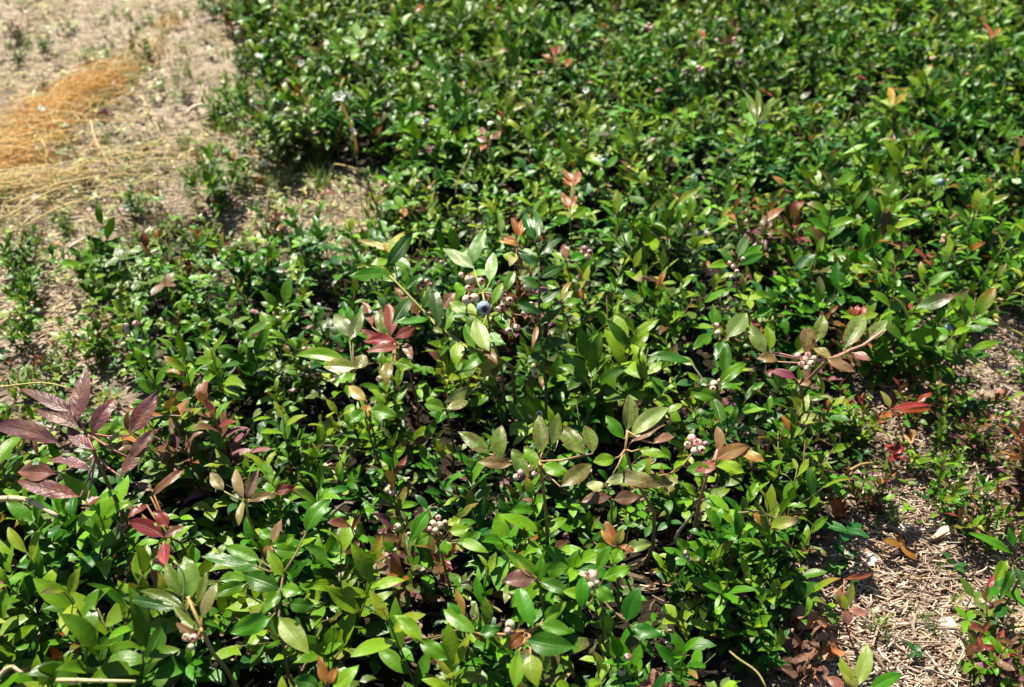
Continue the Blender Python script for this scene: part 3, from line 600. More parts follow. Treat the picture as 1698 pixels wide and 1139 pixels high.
hero('small plant with a pink leaf and scarlet leaves in the bottom right corner', [(1650,1110,.01),(1652,1095,.03)],
 [(1652,1072,1662,1043,12,(.55,.08,.12),.003,.1),(1650,1078,1632,1068,12,(.4,.05,.08),.0,.1),(1650,1082,1668,1088,14,G2,0,.1),(1660,1090,1685,1088,12,(.5,.06,.05),0,.1),(1655,1078,1672,1062,12,(.45,.4,.06),.003,.1),(1652,1085,1638,1092,14,G1,0,.1)], seed=34, land='the pink leaf plant', z0=.04, stemcol=(.4,.08,.05))
hero('purple and green sprout beside the brown curled leaves', [(1400,1030,.01),(1400,1010,.04)],
 [(1396,1008,1388,975,14,(.30,.12,.07),.006,.3),(1398,1008,1422,972,16,(.20,.22,.05),.006,.4),(1400,1010,1412,1035,18,(.3,.10,.12),-.004,.3),(1395,1005,1385,985,12,G2,.004,.2),(1405,1010,1440,1025,14,PK,0,.3),(1402,1012,1402,985,12,YG,.006,.3),(1400,960,1450,955,10,(.28,.08,.05),.0,.2,.05)], seed=35, z0=.05, stemcol=(.3,.12,.06))
hero('shoot with two white-bellied berries, right of the dark hollow', [(1200,680,.08),(1190,655,.11)],
 [(1190,640,1235,600,22,G2,.006,.1),(1195,645,1228,628,26,G2,.0,.2),(1200,620,1205,570,22,G1,.01,.1),(1145,600,1075,590,20,G1,0,.1),(1195,660,1140,655,24,G2,0,.2),(1180,660,1205,700,24,G1,-.004,.2)],
 [(1184,637,8,'pale'),(1182,645,6.5,'pale'),(1194,632,5.5,'pink')], seed=36, land='the white-bellied berries', z0=.12)
hero('shoot with two pale berries under one broad rounded leaf, right of middle', [(1195,590,.07),(1192,560,.10)],
 [(1205,560,1240,522,32,(.17,.27,.08),.006,.3),(1185,545,1180,505,22,G2,.006,.1),(1200,565,1190,600,22,G1,-.004,.1),(1180,555,1145,575,20,G2,0,.1)],
 [(1190,552,6.5,'pale'),(1188,540,6,'pink')], seed=37, z0=.12)
hero('shoot with a pale upright leaf pair over small pink berries, upper right of middle', [(1222,480,.06),(1220,445,.09)],
 [(1224,428,1230,388,18,(.2,.33,.13),.008,.1),(1226,430,1262,408,18,G2,.002,.1),(1218,436,1172,438,16,G3,0,.2),(1225,440,1265,420,16,G1,0,.1),(1215,440,1190,415,16,G1,.004,.1)],
 [(1216,442,5,'pink'),(1209,436,4.5,'pink'),(1232,430,5,'pale'),(1212,460,5.5,'pale'),(1222,450,4.5,'pink')], seed=38, land='the pale upright leaf pair', z0=.115)
hero('shoot with maroon folded leaf between the orange-tipped shoots', [(942,460,.07),(940,430,.10)],
 [(938,430,942,405,16,(.38,.16,.14),.006,.3),(936,432,918,418,16,G3,0,.1),(945,432,975,420,18,G2,0,.1)],
 [(970,412,6,'purple'),(978,418,6,'purple'),(965,420,5.5,'purple'),(974,425,5.5,'pink')], seed=39, z0=.115)
hero('shoot with upright flesh-pink and grey-green leaves, left foreground', [(412,860,.08),(408,830,.11)],
 [(405,828,388,780,18,(.34,.22,.14),.006,.3),(410,828,420,775,18,(.34,.22,.17),.01,.3),(403,830,398,872,14,(.3,.28,.12),-.004,.3),(372,815,350,785,20,(.24,.22,.12),.002,.5),(412,832,460,812,16,(.22,.15,.06),0,.4),(455,815,490,812,18,(.22,.06,.05),0,.3)], seed=40, land='the flesh-pink leaves', z0=.12, stemcol=(.4,.35,.1))
hero('pair of drooping rose pink leaves right of the flesh-pink shoot', [(462,920,.07),(455,900,.10)],
 [(452,900,468,862,18,(.42,.22,.18),.006,.3),(450,905,438,925,18,(.38,.2,.08),-.003,.3),(452,905,490,890,22,G3,0,.2),(455,910,500,925,22,G2,0,.2),(450,895,430,880,20,G2,0,.1)], seed=41, z0=.115)
hero('mottled lime green shoot with yellow patches left of the dark leaning stem', [(590,650,.08),(585,620,.11)],
 [(590,610,540,600,30,(.24,.28,.06),0,.6),(575,600,500,575,24,G3,0,.3),(590,612,608,590,26,(.2,.2,.07),.002,.7),(585,560,560,520,26,(.28,.33,.16),.004,.4),(580,565,600,515,22,(.26,.3,.14),.006,.4),(590,620,560,640,22,G3,0,.5)], seed=42, land='the mottled lime shoot', z0=.12)
hero('yellow and orange torn leaf among greens left of the dark hollow', [(620,720,.07),(615,700,.10)],
 [(608,665,575,645,20,(.5,.36,.12),0,.2),(612,670,600,692,22,(.52,.30,.08),-.003,.2),(612,680,660,690,26,G2,0,.1),(605,680,580,705,24,G2,-.003,.1)], seed=43, land='the yellow torn leaf', z0=.12)
hero('gnawed olive leaf pair at the edge of the dark hollow', [(745,700,.07),(742,685,.10)],
 [(738,668,778,645,20,(.24,.30,.11),.002,.8),(740,678,777,668,20,(.24,.29,.10),0,.8),(738,678,705,668,24,G3,0,.6),(738,682,722,700,18,G2,-.003,.3),(790,610,830,598,20,(.42,.42,.05),0,.6),(815,615,798,628,16,(.5,.34,.05),-.002,.2)], seed=44, z0=.12)
hero('shoot with one narrow amber leaf right of the upright dark shoot', [(935,530,.08),(932,500,.11)],
 [(930,498,942,466,10,(.5,.33,.08),.006,.1),(928,500,915,470,14,G3,.004,.1),(934,500,946,480,14,(.3,.36,.15),.004,.1),(935,505,965,498,20,G2,0,.1)], seed=45, z0=.125)
hero('far shoot with a feathery crown of yellow-green leaves, upper right', [(1255,230,.08),(1256,200,.12)],
 [(1256,198,1240,150,12,(.13,.20,.02),.004,0),(1256,198,1258,152,12,(.13,.2,.02),.006,0),(1258,198,1275,158,12,(.15,.22,.03),.004,0),(1256,202,1222,165,12,(.1,.17,.02),.0,0),(1258,202,1290,175,12,(.1,.17,.02),0,0),(1254,210,1228,190,12,G3,0,0),(1258,212,1285,205,12,G3,0,0)], seed=50, land='the feathery pale crown', z0=.135)
hero('far shoot with amber young leaves near the upper right corner', [(1490,215,.09),(1482,180,.13)],
 [(1480,175,1478,145,11,(.45,.3,.05),.004,.1),(1482,176,1498,150,11,(.42,.32,.05),.004,.1),(1480,180,1458,168,11,YG,0,0),(1484,182,1505,178,11,G3,0,0)], seed=51, land='the amber far shoot', z0=.135)
hero('far shoot with coral tips in the upper right corner', [(1650,110,.09),(1645,70,.13)],
 [(1643,62,1640,38,10,(.55,.16,.07),.004,.1),(1645,64,1655,45,10,(.5,.2,.08),.004,.1),(1640,66,1620,58,12,YG,0,0),(1648,68,1675,60,12,G3,0,0)], seed=52, land='the coral tips', z0=.135)
hero('far shoot hiding one bright blue ripe berry between the upper orange shoot and the right edge', [(1005,300,.07),(1002,280,.10)],
 [(1000,276,975,262,14,G3,0,0),(1003,278,1030,262,14,G2,0,0),(1000,282,985,295,13,G2,0,0)], [(1000,268,6,'blue')], seed=53, land='the small blue berry', z0=.115)
hero('shoot hiding a blue berry and purple ones at the far right', [(1560,330,.07),(1558,312,.10)],
 [(1555,308,1530,295,14,G2,0,0),(1562,308,1590,296,14,G1,0,0),(1560,314,1548,335,13,G2,0,0)], [(1559,302,6.5,'blue'),(1572,300,4.5,'purple')], seed=54, land='the far right blue berry', z0=.115)
hero('shoot with two tiny blue berries, upper right quarter', [(1270,230,.07),(1269,215,.1)],
 [(1268,212,1245,222,13,G2,0,0),(1270,212,1296,226,13,G2,0,0)], [(1268,206,5.5,'blue'),(1262,201,4,'blue')], seed=55, z0=.115)
hero('shoot with a single blue berry half hidden below the right sandy gap', [(1580,580,.04),(1578,560,.07)],
 [(1575,556,1550,545,14,G2,0,.2),(1582,556,1606,540,14,G3,0,.2),(1578,560,1570,585,14,OL,0,.4)], [(1573,543,6,'blue')], seed=56, land='the half hidden blue berry', z0=.085)
hero('shoot with a coral pink berry cluster at the right', [(1495,410,.06),(1494,385,.09)],
 [(1490,378,1465,362,15,G3,0,.1),(1498,380,1525,368,15,G2,0,.1),(1492,385,1475,400,14,G2,0,.2)], [(1487,366,5,'pink'),(1496,372,5.5,'pink'),(1505,370,5.5,'pink'),(1492,378,4.5,'pale')], seed=57, land='the coral berry cluster', z0=.11)
hero('shoot with a maroon tuft and brown leaf in the upper middle', [(815,265,.07),(812,240,.10)],
 [(812,232,836,220,13,(.26,.13,.09),0,.3),(808,235,790,230,12,(.3,.08,.05),0,.1),(806,240,798,252,10,(.5,.12,.05),0,.1),(803,225,795,212,11,(.2,.08,.05),0,.2)], seed=58, land='the maroon tuft', z0=.105)
hero('upper middle shoot with coral and red young leaves', [(925,140,.08),(922,110,.12)],
 [(918,92,912,78,9,(.5,.07,.05),.003,0),(922,92,930,76,9,(.4,.1,.06),.003,0),(938,112,942,96,10,(.55,.16,.08),.003,0),(915,98,898,92,9,OR,0,0),(925,105,950,98,12,G3,0,0)], seed=59, land='the upper red tips', z0=.13)
hero('shoot with two blue berries and pink ones above the dry stalk', [(708,225,.06),(706,212,.09)],
 [(704,208,685,196,14,G2,0,0),(710,208,732,195,14,G3,0,0)], [(708,201,5,'blue'),(703,206,4,'pink')], seed=60, land='the blue berry pair', z0=.105)
hero('shoot with a cluster of rosy berries near the upper edge, right of middle', [(1078,70,.08),(1076,55,.12)],
 [(1072,48,1052,36,11,G2,0,0),(1080,48,1100,36,11,G3,0,0)], [(1072,45,4,'pink'),(1079,47,4,'pink'),(1084,43,4,'pink'),(1076,40,3.5,'pale')], seed=61, land='the far rosy berries', z0=.13)
hero('shoot with pink berries and reddish tips right of the upper red tips', [(1162,140,.08),(1160,118,.12)],
 [(1168,62,1160,50,9,(.5,.1,.06),0,0,.13),(1155,112,1135,100,12,G2,0,0),(1164,112,1186,104,12,G3,0,0)], [(1158,112,4.5,'pink'),(1166,114,4.5,'pink'),(1161,118,4,'purple')], seed=62, land='the far pink berries', z0=.13)
hero('tall far shoot of pale broad leaves at the left of the upper edge', [(600,95,.08),(596,70,.12)],
 [(594,66,580,38,14,(.2,.33,.08),.004,0),(598,66,612,45,14,(.24,.36,.12),.004,0),(590,72,568,60,14,(.22,.34,.1),0,0),(602,74,628,68,14,(.24,.36,.12),0,0),(596,80,582,92,13,G3,0,0)], seed=63, land='the pale far shoot', z0=.13)
HERO_SPOTS = heroes
LAND += [('the orange dry straw',130,190),('the white-flowered stalk',575,200),('the sandy gap',590,290),('the bare straw ground',1560,900),('the brown curled leaves',1320,1050),('the white pebble',165,413)]

# ------------------------------------------------------------------ common shoots
rng = random.Random(5)
cand = []
pts_acc = []
cell = {}
def ok(x, y, r):
    ci, cj = int(x//.1), int(y//.1)
    for i in range(ci-1, ci+2):
        for j in range(cj-1, cj+2):
            for (a, b, rr) in cell.get((i, j), ()):
                if (a-x)**2+(b-y)**2 < ((r+rr)/2)**2: return False
    return True
tries = 0
def place(x, y, r):
    cell.setdefault((int(x//.1), int(y//.1)), []).append((x, y, r)); pts_acc.append((x, y, r))
extra = [(1215,915),(1245,960),(1175,930),(1265,1010),(1225,1010),(1290,930),(60,45),(20,70),(125,62),(165,72),(212,45),(240,62),(300,120),(20,30),(100,20),(130,262),(90,330),(40,345),(200,215),(60,110),(205,300),(262,330),(330,350),(300,380),(400,370),(230,370),(350,300),(10,390),(30,440),(165,420),(200,470),(385,265),(140,540),(1655,850),(1600,640),(1560,720),(1450,800),(1500,560),(250,460),(300,440),(90,560),(30,600),(450,340),(1530,640),(1640,700),(1440,690),(1580,800)]
for e in extra:
    p = at(e[0], e[1], .04); place(p.x, p.y, .05)
while tries < 60000:
    tries += 1
    x = rng.uniform(-1.6, 1.6); y = rng.uniform(-.15, 2.6)
    D = dens(x, y)
    if D <= 0 or (D < 1 and rng.random() > (D*.5 if D < .7 else .95)): continue
    r = (.054 if y < .95 else .047) if D == 1 else .058
    if ok(x, y, r): place(x, y, r)

ma = gm.attributes.new('mould_shade', 'FLOAT', 'POINT')
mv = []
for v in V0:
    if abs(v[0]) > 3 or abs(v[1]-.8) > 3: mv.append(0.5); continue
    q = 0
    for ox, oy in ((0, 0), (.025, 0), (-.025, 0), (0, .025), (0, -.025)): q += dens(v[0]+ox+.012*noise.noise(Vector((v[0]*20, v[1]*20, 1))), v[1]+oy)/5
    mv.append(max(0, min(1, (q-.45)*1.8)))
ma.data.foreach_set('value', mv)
HOLLOWS = [(840,655,100,36),(965,650,90,45),(640,925,60,42),(655,1000,45,30),(1165,875,60,35),(560,735,40,40),(405,930,45,45),(520,690,40,30),(1060,640,50,25),(350,640,40,30),(200,880,50,30),(620,1110,30,25),(1380,640,40,30),(1240,690,35,30)]
def hollow(px, py):
    h = 0
    for a, b, rx, ry in HOLLOWS: h = max(h, 1-(((px-a)/rx)**2+((py-b)/ry)**2)**2)
    return max(0, min(1, h))
def frame_score(x, y, h):
    px, py, z = to_px((x, y, h))
    m = 60
    if -m < px < 1698+m and -m < py < 1139+90 and z > .1: return z
    return None
HG = {}
items = []
for i, (x, y, r) in enumerate(pts_acc):
    D = dens(x, y); isx = i < len(extra)
    canopy = .100 + .045*noise.noise(Vector((x*5, y*5, 7.7))) + .02*noise.noise(Vector((x*14, y*14, 1.7)))
    if D < 1 or isx: canopy *= rng.uniform(.42, .75) if D < .7 else rng.uniform(.72, 1.0)
    if isx and 6 <= i < 26: canopy *= .5
    sc = canopy/.118*rng.uniform(.85, 1.12)
    if y > .95: sc *= .86
    px, py, z = to_px((x, y, canopy*.8))
    # what grows where: rusty on the sparse right, small-leaved left of middle, deep green far right
    wts = {'deep': 1.0, 'bright': 1.2, 'broad': .8, 'small': .5, 'tipped': .07, 'rusty': .12}
    if px > 1380 and 430 < py < 1139: wts.update(rusty=1.6, tipped=.15, small=1.4, deep=.3, bright=.5, broad=.1)
    elif px > 1000 and py < 450: wts.update(deep=1.8, rusty=.06)
    elif 380 < px < 620 and 480 < py < 900: wts.update(small=1.6)
    elif py > 780 and px < 1300: wts.update(broad=2.4, bright=1.5, small=.2)
    elif px < 420 and py < 700: wts.update(small=1.6, tipped=.5, rusty=.5)
    elif 560 < px < 1000 and 240 < py < 460: wts.update(small=1.2, bright=1.6, tipped=.3)
    if 850 < px < 1400 and 480 < py < 720: wts.update(deep=2.2)
    # stay below the plants that have a look of their own
    for hx, hy, hz, hr in HERO_SPOTS:
        if (px-hx)**2+((py-hy)*1.0)**2 < (hr+26)**2:
            cap = (hz-.024)/.118; sc = min(sc, max(cap, .42))
    hol = hollow(px, py)                                  # dark hollows between the shoots
    if hol > 0: sc *= 1-.55*hol
    sty = rng.choices(list(wts), list(wts.values()))[0]
    pr = rng.choice([p for p in PROTO if p['sty'] == sty])
    items.append(dict(x=x, y=y, sc=sc, pr=pr, px=px, py=py, z=z, sty=sty, rot=rng.random()*6.28, tx=rng.uniform(-.28, .28), ty=rng.uniform(-.28, .28), f=frame_score(x, y, canopy*.7), cz=canopy))
inv = sorted([t for t in items if t['f'] is not None], key=lambda t: t['f'])
NH = len([o for o in S.objects if o.name.startswith('blueberry_plant')])
ind = inv[:298-NH]; ids = set(id(t) for t in ind); rest = [t for t in items if id(t) not in ids]

# labels for the common shoots: look + place beside a landmark
LOOK = {'deep': 'deep green shoot', 'bright': 'fresh green shoot', 'broad': 'broad-leaved shoot', 'small': 'small-leaved shoot', 'tipped': 'orange-tipped shoot', 'rusty': 'rusty olive shoot'}
ORD = ['nearest','second nearest','third nearest','fourth nearest','fifth nearest','sixth nearest','seventh nearest','eighth nearest']
DIRS = ['right of','up and right of','above','up and left of','left of','down and left of','below','down and right of']
sect = {}
for t in ind:
    for l in LAND:
        dx, dy = t['px']-l[1], t['py']-l[2]
        k = int(((math.degrees(math.atan2(-dy, dx))+382.5) % 360)//45)
        sect.setdefault((l[0], k, t['sty']), []).append((math.hypot(dx, dy), id(t)))
best = {}
for key, v in sect.items():
    for rk, (d, i_) in enumerate(sorted(v)):
        if rk < 8:
            cost = d*(1+.55*rk)
            if i_ not in best or cost < best[i_][0]: best[i_] = (cost, key, rk)
def where(t):
    _, key, rk = best[id(t)]
    return f"{ORD[rk]} {LOOK[t['sty']]} {DIRS[key[1]]} {key[0]}"
proto_root = {}
brng = random.Random(77)
for t in ind:
    pr = t['pr']
    loc = Vector((t['x'], t['y'], ground_z(t['x'], t['y'])))
    pid = id(pr)
    if pid not in proto_root:
        o = link('blueberry_plant', None)
        f = link('foliage', pr['fm'], o); s = link('stem', pr['smm'], o); kids[o.name] = [f, s]
        if pr['k'] % 4 == 1 and pr['sty'] in ('deep', 'bright', 'broad', 'rusty', 'small'):
            for (p3, p1) in pr['ends'][:2]:
                for j in range(brng.choice([2, 3])):
                    a = brng.random()*6.28
                    add_berry(o, Vector(p3)*.6+Vector(p1)*.4+Vector((math.cos(a)*.006, math.sin(a)*.006, .002+j*.003)), brng.uniform(.0026, .0036), brng.choice(['pale', 'pink', 'pink', 'green']), brng)
        proto_root[pid] = o
    else:
        o = copy_tree(proto_root[pid])
    o.location = loc; o.scale = (t['sc'],)*3; o.rotation_euler = (t['tx'], t['ty'], t['rot'])
    o.name = 'blueberry_plant'
    lab = where(t)
    tag(o, lab, 'blueberry plant', 'common blueberry shoots of the patch')
    if t['py'] < 260: t['pr']  # far row
print('plants', NH, len(ind), 'rest', len(rest))

# the rest of the patch (far rows and outside the frame): one mass
def bake(into, src, M3, T, tint, mul):
    V, C, U = src.arr(); V = V @ M3.T + T
    C = C.copy(); C[:, :3] *= tint*mul
    into.v.append(V); into.c.append(C); into.uv.append(U)
    n = into.n; into.f.extend([tuple(i+n for i in q) for q in src.f]); into.n += len(V)
LOWP = {}
lr = random.Random(9)
for sty in STY:
    LOWP[sty] = [shoot(lr, sty, res=(5, 2))[:2] for _ in range(3)]
mf = MB(); ms_ = MB()
for t in rest:
    if t['x']**2 + (t['y']-.7)**2 > 1.75**2: continue
    fo, sm = lr.choice(LOWP[t['sty']])
    Rm = np.array((Euler((t['tx'], t['ty'], t['rot'])).to_matrix()*t['sc'])); T = np.array([t['x'], t['y'], ground_z(t['x'], t['y'])])
    tint = np.array([lr.uniform(.85, 1.15), 1.0, lr.uniform(.85, 1.15)]); mul = lr.uniform(.70, 1.0)
    bake(mf, fo, Rm, T, tint, mul)
    if t['f'] is not None: bake(ms_, sm, Rm, T, np.array([1, 1, 1]), 1)
o = link('blueberry_thicket', mf.mesh('blueberry_thicket', M_LEAF)); tag(o, 'dense far part of the blueberry patch, leaves merging into one green mass', 'blueberry plants', kind='stuff')
if ms_.n:
    s = link('stem', ms_.mesh('stem', M_STEM), o); s['kind'] = 'stuff'

# ------------------------------------------------------------------ undergrowth: small leaves low under the shoots
ur = random.Random(21); ug = MB(); cnt = 0
UP3 = [G1, G2, G2, G3, YG, OL, G4]
for _ in range(90000):
    if cnt > 10500: break
    y = ur.uniform(.05, 2.2); x = ur.uniform(-1, 1)*(.35+.65*y)
    D = dens(x, y)
    bare_l = D == 0 and x < 0
    if ur.random() > (1.0 if D == 1 else (.7 if D > 0 else (1.0 if bare_l else .07))): continue
    if y > 1.1 and ur.random() < .35: continue
    z = ground_z(x, y) + (ur.uniform(.004, .034 if y < .62 else .060) if D == 1 else ur.uniform(.002, .016))
    hx, hy, _z = to_px((x, y, z))
    if ur.random() < hollow(hx, hy)*.85: continue
    cnt += 1
    if y < .62 and D == 1 and ur.random() < .35: continue
    L = ur.uniform(.007, .017)*(1 if D == 1 else (.6 if D > 0 else ur.choice([.4, .5, .8]))); az = ur.random()*6.28
    c = np.array(ur.choice(UP3))*ur.uniform(.7, 1.2)
    if bare_l: c = np.array(ur.choice([(.14,.19,.03),(.20,.24,.05),(.10,.16,.02),(.28,.26,.08)]))
    if ur.random() < (.05 if D == 1 else .12): c = np.array(ur.choice([RD, OR, BR, PU]))
    # a leaflet pair or whorl on a hair-thin stalk
    k = ur.choice([2, 3, 4])
    tube(ug, [(x, y, ground_z(x, y)-.002), (x+ur.uniform(-.003, .003), y, z)], [.0004, .0003], (.14, .15, .05), 3)
    for j in range(k):
        a = az+j*6.283/k+ur.uniform(-.3, .3)
        leaf(ug, (x, y, z), [math.cos(a), math.sin(a), ur.uniform(-.1, .7)], [0, 0, 1], L*ur.uniform(.8, 1.2), L*ur.uniform(.4, .6), c*ur.uniform(.85, 1.15), ur, spot=.2, curl=.4, fold=.2, nl=4, nw=2)
o = link('undergrowth', ug.mesh('undergrowth', M_LEAF)); tag(o, 'tiny low leaves and seedlings carpeting the soil below the blueberry shoots', 'ground cover', kind='stuff')

# ------------------------------------------------------------------ straw litter
sr = random.Random(31); lit = MB()
def sliver(mb, x, y, L, w, col, r, zup=.0, flat=.5):
    az = r.random()*3.1416 if r.random() < .45 else r.gauss(.15, .45)
    el = r.gauss(0, .13); d = np.array([math.cos(az)*math.cos(el), math.sin(az)*math.cos(el), math.sin(el)])
    z = ground_z(x, y)+.001+abs(r.gauss(0, .0022))+zup; c = np.array([x, y, z]); s = nrm(np.cross(d, [r.uniform(-.5, .5), r.uniform(-.5, .5), 1])); n = np.cross(s, d)
    b = r.uniform(-.12, .12)*L; h = w*flat
    V = []
    for t in (-.5, 0, .5):
        q = c+d*(t*L)+s*(b if t == 0 else 0); ww = w*(1 if t == 0 else .75)
        V += [q-s*ww/2-n*h/2, q+s*ww/2-n*h/2, q+s*ww/2+n*h/2, q-s*ww/2+n*h/2]
    F = [(0, 3, 2, 1), (8, 9, 10, 11)]
    for k in (0, 4):
        for a in range(4): F.append((k+a, k+(a+1) % 4, k+4+(a+1) % 4, k+4+a))
    mb.add(V, F, col)
LC = [(.46,.34,.26),(.40,.28,.22),(.54,.42,.34),(.30,.20,.14),(.24,.15,.10),(.42,.33,.23),(.42,.33,.22),(.58,.48,.34),(.33,.26,.19),(.22,.15,.10),(.15,.10,.07),(.36,.31,.27),(.62,.55,.45),(.40,.27,.14),(.30,.20,.17)]
cnt = 0
for _ in range(200000):
    if cnt > 21000: break
    y = sr.uniform(.12, 2.3); x = sr.uniform(-1, 1)*(.35+.68*y)
    D = dens(x, y)
    if sr.random() > (.16 if D == 1 else (.45 if D > 0 else 1.0)): continue
    far = y > .95
    if far and x < 0 and sr.random() < .35: continue
    cnt += 1
    L = min(.003+sr.expovariate(1/.0055), .04); w = sr.uniform(.0004, .0016)
    sliver(lit, x, y, L, w, np.array(sr.choice(LC))*sr.uniform(.75, 1.15), sr, flat=sr.uniform(.25, .7))
for _ in range(15000):
    px, py = sr.uniform(1260, 1760), sr.uniform(480, 1190); p = at(px, py, 0)
    if sr.random() > (.05 if dens(p.x, p.y) == 1 else (.4 if dens(p.x, p.y) > 0 else 1)): continue
    sliver(lit, p.x, p.y, min(.003+sr.expovariate(1/.0045), .035), sr.uniform(.0004, .0013), np.array(sr.choice(LC))*sr.uniform(.75, 1.2), sr, zup=sr.uniform(0, .003), flat=sr.uniform(.25, .7))
for _ in range(9000):       # dark old litter under the shoots
    y = sr.uniform(.12, .95); x = sr.uniform(-1, 1)*(.35+.6*y)
    if dens(x, y) < .6: continue
    sliver(lit, x, y, min(.003+sr.expovariate(1/.006), .03), sr.uniform(.0006, .003), np.array(sr.choice([(.10,.065,.04),(.15,.10,.06),(.06,.04,.025),(.20,.14,.09),(.13,.07,.04)]))*sr.uniform(.7, 1.2), sr, zup=sr.uniform(0, .003), flat=.3)
for _ in range(260):
    px, py = (sr.uniform(1300, 1720), sr.uniform(760, 1150)) if sr.random() < .6 else (sr.uniform(0, 600), sr.uniform(60, 560)); p = at(px, py, 0)
    if dens(p.x, p.y) > .7: continue
    sliver(lit, p.x, p.y, sr.uniform(.015, .045), sr.uniform(.0006, .0016), np.array(sr.choice([(.16,.11,.08),(.22,.16,.12),(.12,.08,.06),(.30,.24,.18)])), sr, zup=sr.uniform(.001, .005), flat=.9)
for _ in range(5000):
    px, py = sr.uniform(-60, 680), sr.uniform(0, 620); p = at(px, py, 0)
    if dens(p.x, p.y) > .5: continue
    sliver(lit, p.x, p.y, min(.003+sr.expovariate(1/.008), .05), sr.uniform(.0004, .0012), np.array(sr.choice([(.66,.54,.32),(.70,.58,.36),(.60,.46,.26),(.66,.60,.48),(.40,.30,.2)]))*sr.uniform(.8, 1.15), sr, zup=sr.uniform(0, .004), flat=.4)
o = link('straw_litter', lit.mesh('straw_litter', M_LITTER, False)); tag(o, 'fine bleached bits of straw and bark strewn over the bare soil', 'litter', kind='stuff')

# wood chips and pebbles: the larger pieces one can count
def chip_mesh(r, L, w, h, col, n=7, name='wood_chip'):
    mb = MB(); V = []
    ang = sorted(r.uniform(0, 6.28) for _ in range(n)) if r.random() < .4 else [6.283*k/n+r.uniform(-.25, .25) for k in range(n)]
    rad = [r.uniform(.75, 1.1) for _ in range(n)]
    for zz, k in ((0, .92), (h*.5, 1.0), (h, .86)):
        for a, q in zip(ang, rad): V.append((math.cos(a)*L*.5*k*q, math.sin(a)*w*.5*k*q, zz+.12*h*math.sin(a*2+zz)))
    F = [tuple(range(n-1, -1, -1)), tuple(2*n+i for i in range(n))]
    for l in (0, n):
        for i in range(n): F.append((l+i, l+(i+1) % n, l+n+(i+1) % n, l+n+i))
    mb.add(V, F, col); return mb.mesh(name, M_LITTER, False)
cr = random.Random(41)
CH = [chip_mesh(cr, cr.uniform(.006, .015), cr.uniform(.002, .006), cr.uniform(.0008, .002), c) for c in [(.52,.42,.28),(.58,.48,.33),(.40,.29,.18),(.52,.45,.36),(.45,.32,.22),(.36,.32,.28),(.60,.50,.37),(.28,.17,.10)] for _ in (0, 1)]
cp = 0
while cp < 110:
    if cp < 80: px, py = cr.uniform(1300, 1698), cr.uniform(780, 1139)
    else: px, py = cr.uniform(0, 520), cr.uniform(150, 560)
    p = at(px, py, 0)
    if dens(p.x, p.y) > 0: continue
    o = link('wood_chip', cr.choice(CH)); o.location = (p.x, p.y, ground_z(p.x, p.y)+.0008); o.rotation_euler = (cr.gauss(0, .2), cr.gauss(0, .2), cr.random()*6.28)
    s = cr.uniform(.6, 1.15) if cr.random() < .85 else 1.5
    o.scale = (s, s, s)
    g_ = 'wood chips on the bare straw ground at the lower right' if cp < 80 else 'wood chips on the sandy ground at the upper left'
    tag(o, 'pale flat wood chip lying on the bare straw ground at the lower right' if cp < 80 else 'pale wood chip lying on the sandy ground at the upper left', 'wood chip', g_)
    cp += 1
# the pieces one can point at
def one_chip(px, py, L, w, h, col, label, rz=0, name='wood_chip', cat='wood chip'):
    p = at(px, py, .002); o = link(name, chip_mesh(random.Random(int(px)), L, w, h, col, 8, name)); o.location = (p.x, p.y, ground_z(p.x, p.y)+.003); o.rotation_euler = (.15, -.1, rz); tag(o, label, cat)
one_chip(1572,932,.011,.008,.002,(.52,.20,.05),'small round orange leaf fragment lying on the bare straw ground', .3, 'leaf_fragment', 'leaf fragment')
one_chip(1495,885,.013,.009,.003,(.74,.66,.54),'largest pale cream chip in the middle of the bare straw ground', .5)
one_chip(1440,938,.013,.010,.003,(.60,.62,.60),'bluish white flake at the left edge of the bare straw ground', .9)
one_chip(1568,1045,.014,.012,.003,(.68,.58,.50),'broad pinkish chip in the lower part of the bare ground', .2)
one_chip(1600,1078,.018,.010,.003,(.50,.55,.52),'grey-green flat flake near the bottom right corner', 0.1)
one_chip(1555,895,.030,.008,.004,(.66,.56,.40),'long pale splinter of wood on the bare straw ground', .35, 'wood_splinter', 'splinter')
one_chip(1600,1000,.030,.010,.003,(.50,.38,.30),'brown slab of bark on the bare ground left of the dark shade', .4, 'bark_piece', 'bark')
one_chip(165,413,.017,.012,.005,(.72,.68,.60),'white pebble-like chip on the sand at the left', .4, 'pebble', 'pebble')
one_chip(248,470,.014,.010,.004,(.66,.58,.44),'cream pebble on the litter left of the patch', .4, 'pebble', 'pebble')

